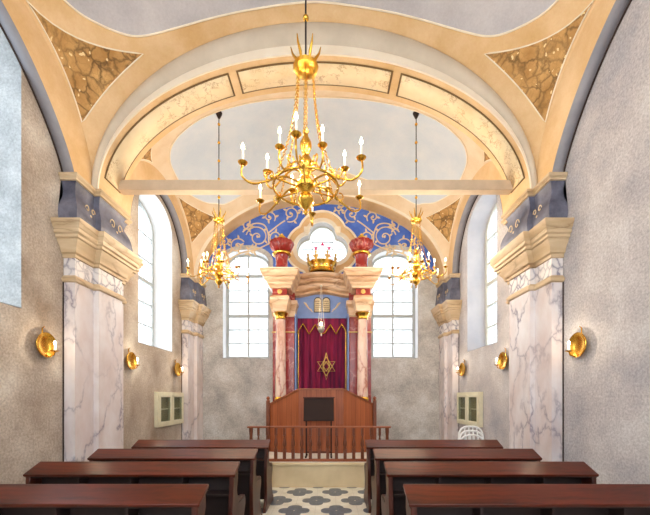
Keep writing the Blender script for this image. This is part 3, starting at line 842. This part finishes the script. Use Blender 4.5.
    m = MB(); m.lathe([(.07, z(4.88)), (.08, z(4.91)), (.085, z(4.94)), (.06, z(4.99)), (.025, z(5.01)), (.03, z(5.03)), (.0, z(5.05))], 20, T, lobes=6, lobe=0.12); m.build('urn_gold_finial', M['gold'], u_)
    m = MB(); m.lathe([(.167, z(4.24)), (.174, z(4.25)), (.167, z(4.26))], 28, T); m.build('urn_gold_ring', M['gold'], u_)
# middle entablature, bowed top and wavy underside
m = MB(); N = 24
def mid(off_z, x):
    return 0
prof = [(-.30, 3.84), (-.33, 3.86), (-.33, 3.90), (-.40, 3.94), (-.42, 3.99), (-.42, 4.03), (-.50, 4.05), (-.53, 4.09), (-.53, 4.12), (-.58, 4.15), (-.60, 4.18), (-.60, 4.22), (-.002, 4.24), (-.002, 3.84)]
vs = []
for i in range(N+1):
    x = -.655+1.31*i/N; k = math.cos(PI*x/1.31); w = 0.045*math.cos(2*PI*x/1.0)
    for (yy, zz) in prof:
        low = (4.24-zz)/0.40
        vs.append((x, yy+(-0.06*k if yy < -.1 else 0), z(zz)+0.055*k*(1-low*0.2)+w*0.6*low))
n_ = len(prof)
fs = [(i*n_+j, (i+1)*n_+j, (i+1)*n_+(j+1) % n_, i*n_+(j+1) % n_) for i in range(N) for j in range(n_)]
fs += [tuple(range(n_)), tuple(N*n_+j for j in reversed(range(n_)))]
m.add(vs, fs); m.build('entablature', M['arkstone'], ark)
MB().box(-.605, .605, -.24, -.20, z(3.36), z(3.90)).build('blue_tablet_field', M['paleblue'], ark)
for sx in (-1, 1):
    MB().box(sx*.60, sx*.57, -.50, -.08, z(.43), z(3.40)).build('blue_side_jamb', M['paleblue'], ark)
MB().box(-.60, .60, -.07, -.004, z(.43), z(3.4)).build('niche_back', M['redmarble'], ark)
# stone tablets with rows of lettering
m = MB()
for sx in (-1, 1):
    p = [(sx*.006, z(3.45)), (sx*.155, z(3.45)), (sx*.155, z(3.67))]+[(sx*(.08+.075*math.cos(a*PI/8)), z(3.67)+.07*math.sin(a*PI/8)) for a in range(1, 8)]+[(sx*.006, z(3.67))]
    m.prism(p, [], -.262, -.241, lambda u, v, w: (u, w, v))
tbt = m.build('stone_tablets', M['darkgrey'], ark); tbt.scale = (1.2, 1, 1.2); tbt.location = (0, 0, .07-z(3.6)*.2)
m = MB()
for sx in (-1, 1):
    p = [(sx*.02, z(3.465)), (sx*.142, z(3.465)), (sx*.142, z(3.66))]+[(sx*(.081+.061*math.cos(a*PI/8)), z(3.66)+.06*math.sin(a*PI/8)) for a in range(1, 8)]+[(sx*.02, z(3.66))]
    m.prism(p, [], -.268, -.2625, lambda u, v, w: (u, w, v))
m.build('tablet_face', M['paper'], tbt)
rnd = random.Random(3)
for sx in (-1, 1):
    m = MB()
    xa, xb = sorted((sx*.124, sx*.126)); m.box(xa, xb, -.2705, -.2681, z(3.485), z(3.67))
    for k in range(5):
        zz = z(3.485+.041*k); x = .03
        xa, xb = sorted((sx*.03, sx*.126)); m.box(xa, xb, -.2705, -.2681, zz, zz+.003)
        while x < .125:
            w_ = rnd.uniform(.006, .014)
            xa, xb = sorted((sx*x, sx*(x+w_)))
            m.box(xa, xb, -.2705, -.2681, zz, zz+.006); m.box(xa, xa+.004, -.2705, -.2681, zz+.001, zz+.020)
            if rnd.random() < .5: m.box(xb-.004, xb, -.2705, -.2681, zz+.001, zz+.022)
            else: m.box(xa, xb, -.2705, -.2681, zz+.016, zz+.021)
            x += w_+.006
    m.build('lettering', M['darkgrey'], tbt)
m = MB()
for sx in (-1, 1):
    m.tube([(sx*(.22+.04*k), -.243, z(3.50+.045*k)+.012*math.sin(k*2)) for k in range(6)], [.008, .016, .014, .02, .024, .008], 6, flat=(0, 1, 0))
m.build('painted_branch', M['scroll'], ark)

# curtain
cur = thing('ark_curtain', (AX, 8.25-.13, DZ), 'wine red velvet curtain with gold star hanging inside the ark', 'curtain')
def fold(x, zz): return 0.020*math.sin(x*38+0.6*math.sin(zz*1.1))+0.008*math.sin(x*83+1.0)
MB().grid(lambda a, b: (-.56+1.12*a, fold(-.56+1.12*a, b*3)-.02, z(.62)+(z(3.37)-z(.62))*b), 150, 12).build('drape', M['velvet'], cur, solid=0.006)
m = MB(); zig = []
nt = 4; x0, x1 = -.60, .60
pts = [(-.60, 3.02), (-.43, 3.26), (-.30, 3.00), (-.17, 3.24), (-.03, 3.03), (.03, 3.03), (.17, 3.24), (.30, 3.00), (.43, 3.26), (.60, 3.02)]
pts = [(-.575, 3.02), (-.44, 3.24), (-.30, 3.00), (-.155, 3.22), (-.03, 3.0), (.06, 3.02), (.19, 3.22), (.32, 3.00), (.45, 3.24), (.575, 3.02)]
val = [(-.585, z(3.37))]+[(x, z(v)-.0) for x, v in pts]+[(.585, z(3.37))]
MB().prism([(-.56, z(3.372)), (-.56, z(3.05))]+[(x, z(v)) for x, v in pts[1:-1]]+[(.56, z(3.05)), (.56, z(3.372))], [], -.085, -.078, lambda u, v, w: (u, w, v)).build('valance', M['velvet'], cur)
zz_ = []
for i in range(len(pts)-1):
    for k in range(6):
        a, b_ = pts[i], pts[i+1]; t_ = k/6; zz_.append((max(-.56, min(.56, a[0]+(b_[0]-a[0])*t_)), -.092, z(a[1]+(b_[1]-a[1])*t_)))
zz_.append((.56, -.092, z(3.05)))
MB().tube(zz_, 0.014, 8).build('zigzag_gold_trim', M['gold'], cur)
for sx in (-1, 1):
    MB().tube([(sx*.545, -.062, z(.63)), (sx*.545, -.062, z(2.0)), (sx*.54, -.062, z(3.2))], 0.008, 6).build('gold_edge_braid', M['gold'], cur)
def tri_pts(cx, cz, w, h, up):
    s_ = 1 if up else -1
    return [(cx, cz+s_*h*2/3), (cx-w/2, cz-s_*h/3), (cx+w/2, cz-s_*h/3)]
m = MB(); cx, cz = .095, z(2.26)
for (w_, h_, up) in ((.40, .33, True), (.40, .33, False)):
    p = tri_pts(cx, cz, w_, h_, up); m.tube([(a, -.070-(0.006 if up else 0), b_) for a, b_ in p+[p[0]]], 0.0105, 6)
dia = [(cx, cz+.31), (cx-.075, cz), (cx, cz-.31), (cx+.075, cz), (cx, cz+.31)]
m.tube([(a, -.084, b_) for a, b_ in dia], 0.0105, 6)
for up in (True, False):
    p = tri_pts(cx, cz, .20, .17, up); m.tube([(a, -.08, b_) for a, b_ in p+[p[0]]], 0.009, 6)
m.build('gold_star', M['gilt'], cur)

# crown on the cornice
cr = thing('crown', (AX, 7.80, 4.297), 'gilded crown standing on top of the ark cornice below the four lobed window', 'crown')
m = MB(); m.lathe([(.24, 0), (.255, .015), (.255, .05), (.235, .07), (.25, .13), (.275, .17), (.285, .19), (.28, .205), (.262, .205), (.245, .15), (.225, .07), (.22, .0)], 40); m.build('band', M['gold'], cr)
cp = None
for k in range(8):
    a = 2*PI*k/8+PI/8
    if cp is None:
        m = MB(); m.tube([(.27, 0, .195), (.283, 0, .27), (.286, 0, .32)], [.03, .022, .012], 8); m.ball((.286, 0, .34), .026, 8, 6)
        for s_ in (-1, 1): m.tube([(.275, 0, .22), (.283, s_*.03, .25), (.284, s_*.045, .285)], [.012, .014, .018], 7)
        cp = m.build('crown_point', M['gilt'], cr); o = cp
    else:
        o = cp.copy(); COL.objects.link(o); o.parent = cr
    o.rotation_euler = (0, 0, a)
jw = MB().ball((0, 0, 0), .018, 8, 6).build('jewel', M['silver'], cr)
for k in range(16):
    a = 2*PI*k/16; o = jw
    if k: o = jw.copy(); COL.objects.link(o); o.parent = cr
    o.location = (.255*math.cos(a), .255*math.sin(a), .105)
cr.scale = (1.15, 1.15, 1.1)

# hanging lamp before the ark
hl = thing('hanging_lamp', (0.02, 7.52, 3.0), 'small silver hanging lamp on chains in front of the ark curtain', 'lamp')
m = MB(); m.lathe([(0, -.14), (.012, -.13), (.018, -.10), (.008, -.08), (.04, -.05), (.075, 0), (.08, .03), (.06, .05), (.075, .07), (.06, .08), (.05, .08)], 20); m.build('lamp_bowl', M['silver'], hl)
MB().lathe([(0, .06), (.022, .08), (.028, .12), (.02, .15), (.0, .17)], 14).build('glass_flame', M['bulb'], hl)
m = MB()
for k in range(3):
    a = 2*PI*k/3+.5; pts = [(.075*math.cos(a), .075*math.sin(a), .07), (.045*math.cos(a), .045*math.sin(a), .45), (.01*math.cos(a), .01*math.sin(a), .93)]
    m.tube(pts, .004, 5)
m.build('chain', M['silver'], hl)
MB().lathe([(.0, .92), (.03, .93), (.03, .955), (.0, .97)], 12).build('ceiling_cap', M['silver'], hl)

# ------------------------------------------------------------------ wooden parapet before the ark
pp = thing('wooden_parapet', (0.03, 7.0, DZ), 'reddish boarded wooden parapet with sloping rails enclosing the ark steps', 'parapet')
MB().box(-.44, .44, 0, .035, 0, z(1.70)).build('front_panel', M['boards'], pp)
MB().box(-.46, .46, -.02, .055, z(1.70), z(1.73)).build('top_rail', M['oak'], pp, bevel=0.006)
for sx in (-1, 1):
    a = Vector((sx*.445, 0.0)); b_ = Vector((sx*1.06, .22)); nn = Vector((.34, .94*1.0)) if sx < 0 else Vector((-.34, .94)); nn.normalize()
    def wing(z0a, z0b, z1a, z1b, d0, d1, a_=a, bb=b_, n2=nn):
        p = [a_+n2*d0, bb+n2*d0, bb+n2*d1, a_+n2*d1]; zb = [z0a, z0b, z0b, z0a]; zt = [z1a, z1b, z1b, z1a]
        vs = [(q.x, q.y, w_) for q, w_ in zip(p, zb)]+[(q.x, q.y, w_) for q, w_ in zip(p, zt)]
        return MB().add(vs, [(3, 2, 1, 0), (4, 5, 6, 7), (0, 1, 5, 4), (1, 2, 6, 5), (2, 3, 7, 6), (3, 0, 4, 7)])
    wing(0, 0, z(1.70), z(1.40), 0, .035).build('wing_panel', M['boards'], pp)
    wing(z(1.70), z(1.40), z(1.73), z(1.43), -.02, .055).build('sloping_rail', M['oak'], pp)
    MB().box(sx*1.10-.035, sx*1.10+.035, .19, .26, 0, z(1.47)).build('post', M['oak_up'], pp, bevel=0.005)
    MB().lathe([(.038, z(1.47)), (.042, z(1.48)), (.02, z(1.495)), (.034, z(1.52)), (.036, z(1.54)), (.015, z(1.565)), (0, z(1.575))], 16, Matrix.Translation((sx*1.10, .225, 0))).build('finial', M['oak'], pp)
    MB().box(sx*1.10-.0175, sx*1.10+.0175, .262, .70, 0, z(1.40)).build('side_panel', M['oak_up'], pp)

# lectern
le = thing('lectern', (-.005, 6.55, DZ), 'dark reading stand with thin legs before the wooden parapet', 'lectern')
MB().add([(-.285, 0, z(1.11)), (.285, 0, z(1.11)), (.285, .14, z(1.535)), (-.285, .14, z(1.535)), (-.285, .02, z(1.10)), (.285, .02, z(1.10)), (.285, .16, z(1.525)), (-.285, .16, z(1.525))],
         [(0, 1, 2, 3), (7, 6, 5, 4), (0, 4, 5, 1), (2, 6, 7, 3), (1, 5, 6, 2), (0, 3, 7, 4)]).build('desk_board', M['lectern'], le, bevel=0.004)
MB().box(-.30, .30, .12, .175, z(1.53), z(1.555)).build('top_ledge', M['pew'], le, bevel=0.004)
for sx in (-1, 1):
    MB().box(sx*.235-.013, sx*.235+.013, .05, .076, 0.02, z(1.26)).build('leg', M['lectern'], le)
    MB().box(sx*.235-.016, sx*.235+.016, -.12, .24, 0.0, .03).build('foot', M['lectern'], le, bevel=0.004)
MB().box(-.222, .222, .055, .072, 0.075, .095).build('stretcher', M['lectern'], le)

# balustrade
ba = thing('balustrade', (0.015, 6.12, DZ), 'low reddish wooden railing with turned balusters along the dais front', 'railing')
MB().box(-1.25, 1.25, -.045, .045, .585, .615).build('handrail', M['oak'], ba, bevel=0.008)
MB().box(-1.19, 1.19, -.03, .03, .0, .045).build('bottom_rail', M['oak'], ba, bevel=0.005)
bp = [(.022, .045), (.022, .20), (.028, .205), (.030, .22), (.018, .235), (.022, .26), (.034, .285), (.032, .33), (.022, .38), (.014, .425), (.018, .45), (.026, .455), (.024, .47), (.02, .475), (.022, .585)]
bm_ = None; n_b = 15
for k in range(n_b):
    x = -1.06+k*2.12/(n_b-1)
    if bm_ is None:
        m = MB(); m.box(-.027, .027, -.024, .024, .045, .205); m.lathe(bp[2:13], 14); m.box(-.02, .02, -.02, .02, .47, .585)
        bm_ = m.build('baluster', M['oak_up'], ba); o = bm_
    else:
        o = bm_.copy(); COL.objects.link(o); o.parent = ba
    o.location = (x, 0, 0)
for sx in (-1, 1):
    m = MB(); m.box(-.045, .045, -.04, .04, 0, .12); m.lathe([(.04, .12), (.048, .2), (.045, .28), (.03, .36), (.026, .44), (.034, .52), (.036, .585)], 16)
    m.build('end_post', M['oak_up'], ba, loc=(sx*1.19, 0, 0))

# ------------------------------------------------------------------ pews
def make_pew():
    r = thing('pew', (0, 0, 0), 'x', 'pew', group=None)
    L = 1.85; h = L/2
    prof = [(.005, .862), (.16, .93), (.165, .80), (.13, .70), (.17, .635), (.30, .60), (.41, .58), (.45, .54), (.445, .47), (.39, .37), (.385, .30), (.42, .18), (.48, .09), (.53, .08), (.53, 0), (-.11, 0), (-.11, .06), (-.05, .11), (-.015, .25), (-.03, .42), (-.035, .55), (-.01, .68), (.0, .78)]
    pr = catmull(prof[2:13], 4, False); pr = prof[:2]+pr+prof[13:17]+catmull(prof[17:], 4, False)
    for sx in (-1, 1):
        m = MB(); m.prism(pr, [], sx*(h-.045), sx*(h-.005), lambda u, v, w: (w, u, v))
        m.build('end_panel', M['pew_end'], r, bevel=0.006)
    a = math.atan2(.08, .18)
    T = Matrix.Translation((0, 0, .873)) @ Matrix.Rotation(a, 4, 'X')
    MB().box(-h-.01, h+.01, -.012, .197, -.026, 0, T).build('book_ledge', M['pew'], r, bevel=0.006)
    MB().box(-h-.0, h+.0, -.004, .19, -.040, -.0265, T).build('ledge_moulding', M['pew_dark'], r)
    MB().box(-h+.045, h-.045, .135, .155, .12, .905).build('backrest', M['pew_dark'], r)
    MB().box(-h+.045, h-.045, .0, .134, .675, .695).build('book_shelf', M['pew_dark'], r)
    for k in range(1, 4):
        x = -h+L*k/4; MB().box(x-.009, x+.009, .01, .134, .696, .845).build('shelf_divider', M['pew_dark'], r)
    MB().box(-h+.045, h-.045, .156, .45, .42, .45).build('seat', M['pew'], r, bevel=0.006)
    MB().box(-h+.045, h-.045, .36, .38, .05, .42).build('seat_board', M['pew_dark'], r)
    return r
pew0 = None
xs = [(-1.575, 'left'), (1.635, 'right')]
rows = [(2.24, 'front row nearest the camera'), (3.09, 'second row from the camera'), (3.91, 'third row from the camera'), (4.78, 'farthest row by the dais')]
for y, rn in rows:
    for x, s_ in xs:
        if pew0 is None: pew0 = make_pew(); o = pew0
        else: o = copy_tree(pew0)
        o.location = (x, y, 0)
        o['label'] = 'dark brown wooden pew with sloping book ledge, %s aisle side, %s' % (s_, rn)
        o['group'] = 'pews facing the ark'

# ------------------------------------------------------------------ built-in cabinets in the side walls
def cabinet(sgn, label):
    r = thing('wall_cabinet', (sgn*W, 6.38, 1.0), label, 'cabinet')
    L = 1.12; H = .65
    X0 = -sgn*.002
    def B(name, a, b, y0, y1, z0, z1, m, par=r, bev=0):
        xa, xb = sorted((-sgn*a, -sgn*b)); return MB().box(xa, xb, y0, y1, z0, z1).build(name, m, par, bevel=bev)
    B('back_panel', .002, .006, 0.02, L-.02, .02, H-.02, M['inner_green'])
    m = MB()
    for (y0, y1, z0, z1) in ((0, L, 0, .045), (0, L, H-.045, H), (0, .045, .045, H-.045), (L-.045, L, .045, H-.045), (L/2-.03, L/2+.03, .045, H-.045)):
        xa, xb = sorted((-sgn*.002, -sgn*.075)); m.box(xa, xb, y0, y1, z0, z1)
    m.build('frame', M['cream_frame'], r, bevel=0.004)
    for y0 in (.045, L/2+.03):
        w_ = L/2-.075
        m = MB()
        for (ya, yb, z0, z1) in ((0, w_, 0, .05), (0, w_, H-.14, H-.09), (0, .05, .05, H-.14), (w_-.05, w_, .05, H-.14)):
            xa, xb = sorted((-sgn*.060, -sgn*.085)); m.box(xa, xb, y0+ya, y0+yb, .045+z0, .045+z1)
        d = m.build('door', M['cream_frame'], r, bevel=0.004)
        B('pane', .068, .071, y0+.05, y0+w_-.05, .095, H-.095, M['cabglass'], d)
        B('shelf', .008, .055, y0, y0+w_, H/2-.01, H/2+.01, M['cream_frame'])
    return r
cabinet(-1, 'ivory framed two door glass cabinet low on the left wall')
cabinet(1, 'ivory framed two door glass cabinet low on the right wall')

# ------------------------------------------------------------------ lights: points in real bulbs
def bulb_light(parent, loc, power, r=0.012):
    l = bpy.data.lights.new('bulb_light', 'POINT'); l.energy = power; l.color = (1.0, 0.84, 0.62); l.shadow_soft_size = r
    o = bpy.data.objects.new('bulb_light', l); COL.objects.link(o); o.parent = parent; o.location = loc
    return o
def make_sconce(sgn):
    r = thing('wall_sconce', (0, 0, 0), 'x', 'wall lamp')
    Rm = Matrix.Rotation(-sgn*PI/2, 4, 'Y')
    pr = [(0, .030), (.04, .032), (.08, .036), (.12, .050), (.14, .064), (.148, .068), (.152, .064), (.145, .050), (.12, .034), (.08, .016), (.04, .004), (0, .002)]
    MB().lathe([(a*.92, b_) for a, b_ in pr], 36, Rm).build('reflector_dish', M['gold'], r)
    m = MB(); X = lambda v: -sgn*v
    m.tube([(X(.035), 0, -.10), (X(.09), 0, -.13), (X(.14), 0, -.11), (X(.15), 0, -.075)], .007, 8)
    m.tube([(X(.01), 0, .13), (X(.012), 0, .19), (X(.035), 0, .205)], .006, 8)
    m.build('bracket', M['brass'], r)
    MB().lathe([(.0, -.08), (.02, -.078), (.04, -.068), (.042, -.062), (.012, -.06)], 16, Matrix.Translation((X(.15), 0, 0))).build('drip_pan', M['brass'], r)
    MB().lathe([(.012, -.06), (.012, .0)], 12, Matrix.Translation((X(.15), 0, 0))).build('candle', M['candle'], r)
    MB().lathe([(.004, .0), (.011, .010), (.012, .022), (.006, .04), (0, .05)], 12, Matrix.Translation((X(.15), 0, 0))).build('bulb', M['bulb'], r)
    bulb_light(r, (X(.185), 0, .03), 3.0)
    return r
for sgn, nm in ((-1, 'left'), (1, 'right')):
    base = None
    for y, pos in ((3.96, 'nearest the camera beside the near pilaster'), (5.63, 'just beyond the near pilaster'), (7.32, 'beside the far pilaster')):
        if base is None: base = make_sconce(sgn); o = base
        else: o = copy_tree(base)
        o.location = (sgn*W, y-0.08, 2.13)
        o['label'] = 'round gold dish wall lamp on the %s wall, %s' % (nm, pos)
        o['group'] = 'gold dish wall lamps'

# ------------------------------------------------------------------ chandeliers
def make_chandelier(S_, rod, power, n1=6, n2=6):
    r = thing('chandelier', (0, 0, 0), 'x', 'chandelier')
    k = S_
    st = [(0, -.30), (.012, -.29), (.02, -.27), (.01, -.25), (.03, -.23), (.065, -.19), (.075, -.16), (.06, -.12), (.035, -.10), (.05, -.08), (.085, -.05), (.09, -.02), (.06, .02), (.035, .05), (.045, .08), (.07, .12), (.075, .16), (.05, .21), (.028, .25), (.04, .28), (.055, .32), (.05, .36), (.025, .41), (.018, .44), (.03, .46), (.012, .48), (0, .49)]
    MB().lathe([(a*k, b_*k) for a, b_ in st], 20).build('stem', M['gold'], r)
    ring_r, ring_z = .29*k, -.05*k
    MB().tube([(ring_r*math.cos(2*PI*i/40), ring_r*math.sin(2*PI*i/40), ring_z) for i in range(40)], .011*k, 8, closed=True).build('ring', M['gold'], r)
    m = MB()
    for i in range(6):
        a = 2*PI*i/6+.52; m.tube([(.05*k*math.cos(a), .05*k*math.sin(a), -.06*k), (ring_r*1.12*math.cos(a), ring_r*1.12*math.sin(a), ring_z)], .008*k, 6)
        m.ball((ring_r*1.12*math.cos(a), ring_r*1.12*math.sin(a), ring_z), .018*k, 8, 6)
    m.build('spokes', M['gold'], r)
    # top disc with prongs
    tz = 1.03*k
    MB().lathe([(0, tz-.05*k), (.06*k, tz-.045*k), (.10*k, tz-.02*k), (.108*k, tz+.01*k), (.07*k, tz+.04*k), (.02*k, tz+.065*k), (0, tz+.07*k)], 24, lobes=8, lobe=.08).build('top_rosette', M['gold'], r)
    m = MB()
    for i in range(6):
        a = 2*PI*i/6; c, s_ = math.cos(a), math.sin(a)
        m.tube([(.07*k*c, .07*k*s_, tz+.02*k), (.085*k*c, .085*k*s_, tz+.08*k), (.12*k*c, .12*k*s_, tz+.13*k), (.135*k*c, .135*k*s_, tz+.19*k)], [.010*k, .014*k, .010*k, .004*k], 7)
    m.build('top_leaves', M['gold'], r)
    # chains
    p0 = Vector((.075*k, 0, tz-.02*k)); p1 = Vector((ring_r, 0, ring_z)); N = 42; m = MB()
    for i in range(N):
        c = p0.lerp(p1, (i+.5)/N); c.x -= .05*k*math.sin(PI*(i+.5)/N)
        d = (p1-p0).normalized(); L = (p1-p0).length/N*.62
        up = d; sd = Vector((0, 1, 0)) if i % 2 else d.cross(Vector((0, 1, 0)))
        m.tube([c+up*L*math.cos(q*PI/3)+sd*.010*k*math.sin(q*PI/3) for q in range(6)], .0038*k, 4, closed=True)
    ch = m.build('chain', M['gold'], r); ch.rotation_euler = (0, 0, .52)
    for i in range(1, 6):
        o = ch.copy(); COL.objects.link(o); o.parent = r; o.rotation_euler = (0, 0, .52+2*PI*i/6)
    MB().tube([(0, 0, tz+.05*k), (0, 0, tz+rod)], .008, 8).build('rod', M['iron'], r)
    bd = MB().ball((0, 0, 0), .028*k, 12, 8).build('rod_bead', M['gold'], r)
    zq = tz+.45*k; o = bd
    while zq < tz+rod-.1:
        if o is None: o = bd.copy(); COL.objects.link(o); o.parent = r
        o.location = (0, 0, zq); o = None
        zq += .5*k if S_ > .9 else .30
    MB().lathe([(.0, tz+rod-.09), (.02, tz+rod-.085), (.05, tz+rod-.02), (.055, tz+rod), (0, tz+rod)], 16).build('ceiling_cap', M['iron'], r)
    # arms
    def arm(R, zc, zs, first):
        m = MB()
        cv = catmull([(.05*k, zs), (R*.35, zs+.02*k), (R*.62, zs-.06*k), (R*.85, zc-.14*k), (R*1.0, zc-.11*k), (R*1.02, zc-.05*k), (R, zc-.005*k)], 6, False)
        m.tube([(a, 0, b_) for a, b_ in cv], .0085*k, 7)
        c2 = [(R*.62+.055*k*(1-.6*q/16)*math.cos(2.2+q*.38), 0, zs-.01*k+.055*k*(1-.6*q/16)*math.sin(2.2+q*.38)) for q in range(17)]
        m.tube(c2, .0065*k, 6)
        m.ball((R*.62, 0, zs-.06*k), .016*k, 8, 6)
        ar = m.build('arm', M['gold'], r)
        T = Matrix.Translation((R, 0, zc))
        MB().lathe([(0, -.014*k), (.014*k, -.012*k), (.034*k, .002*k), (.041*k, .012*k), (.038*k, .014*k), (.012*k, .006*k), (.014*k, .03*k), (0, .03*k)], 18, T).build('drip_pan', M['brass'], ar)
        MB().lathe([(.009*k, .03*k), (.009*k, .115*k)], 10, T).build('candle', M['candle'], ar)
        MB().lathe([(.004*k, .115*k), (.013*k, .13*k), (.014*k, .142*k), (.006*k, .165*k), (0, .178*k)], 10, T).build('bulb', M['bulb'], ar)
        return ar
    a1 = arm(.564*k, 0.0, -.02*k, True); a2 = arm(.35*k, .10*k, .10*k, False)
    for base, n, ph, R, zc in ((a1, n1, -PI/2, .564*k, 0), (a2, n2, -PI/2+PI/n2, .35*k, .10*k)):
        for i in range(n):
            o = base if i == 0 else copy_tree(base, r)
            o.rotation_euler = (0, 0, ph-.06+2*PI*i/n)
            a = ph-.06+2*PI*i/n
            bulb_light(r, (R*math.cos(a), R*math.sin(a), zc+.21*k), power, .014)
    return r
cz_main = 3.483
ceil1 = vz(V1, *uv(V1, 0, 3.15-V1['yc']))
c1 = make_chandelier(1.0, ceil1-(cz_main+1.03)-.012, 4.0)
c1.location = (-0.02, 3.15, cz_main); c1['label'] = 'large gilded chandelier with lit candle lamps hanging in the centre of the nave'
c1['group'] = 'gilded chandeliers'
CX, CY, CZ, CK = 1.62, 5.75, 3.59, .84
ceil2 = vz(V2, *uv(V2, CX, CY-V2['yc']))
c2 = make_chandelier(CK, ceil2-(CZ+1.03*CK)-.012, 5.5)
c2.location = (-CX, CY, CZ); c2['label'] = 'smaller gilded chandelier hanging left of the ark in front of the left back window'; c2['group'] = 'gilded chandeliers'
c3 = copy_tree(c2); c3.location = (CX, CY, CZ); c3['label'] = 'smaller gilded chandelier hanging right of the ark in front of the right back window'

# ------------------------------------------------------------------ stacked white chairs by the right wall
def make_chair():
    r = thing('plastic_chair', (0, 0, 0), 'x', 'chair', rz=0)
    def shell(a, b):
        x = (a-.5)*.42; return (x, -.20+.40*b, .42+.012*math.cos(a*2*PI)-.02*math.sin(PI*b))
    MB().grid(shell, 10, 8).build('seat', M['plastic'], r, solid=.012)
    m = MB()
    arc = [(-.20, .20, .42), (-.21, .235, .62), (-.19, .255, .78), (-.12, .268, .855), (0, .272, .875), (.12, .268, .855), (.19, .255, .78), (.21, .235, .62), (.20, .20, .42)]
    m.tube(catmull(arc, 5, False), .017, 8)
    for q in (-.11, -.035, .04, .115): m.tube([(q, .20, .43), (q*1.05, .245, .65), (q*.9, .266, .86)], .011, 6)
    m.build('backrest', M['plastic'], r)
    for sx in (-1, 1):
        for sy in (-1, 1):
            MB().tube([(sx*.185, sy*.17, .415), (sx*.225, sy*.22, 0.0)], [.018, .014], 8).build('leg', M['plastic'], r)
    return r
ch = make_chair()
for k in range(3):
    o = ch if k == 0 else copy_tree(ch)
    o.location = (2.70, 5.98+.03*k, .075*k); o.rotation_euler = (0, 0, R_(-8))
    o['label'] = ['bottom white plastic chair of the stack behind the right pews', 'middle white plastic chair of the stack behind the right pews', 'topmost white plastic chair of the stack behind the right pews'][k]
    o['group'] = 'stacked white plastic chairs'
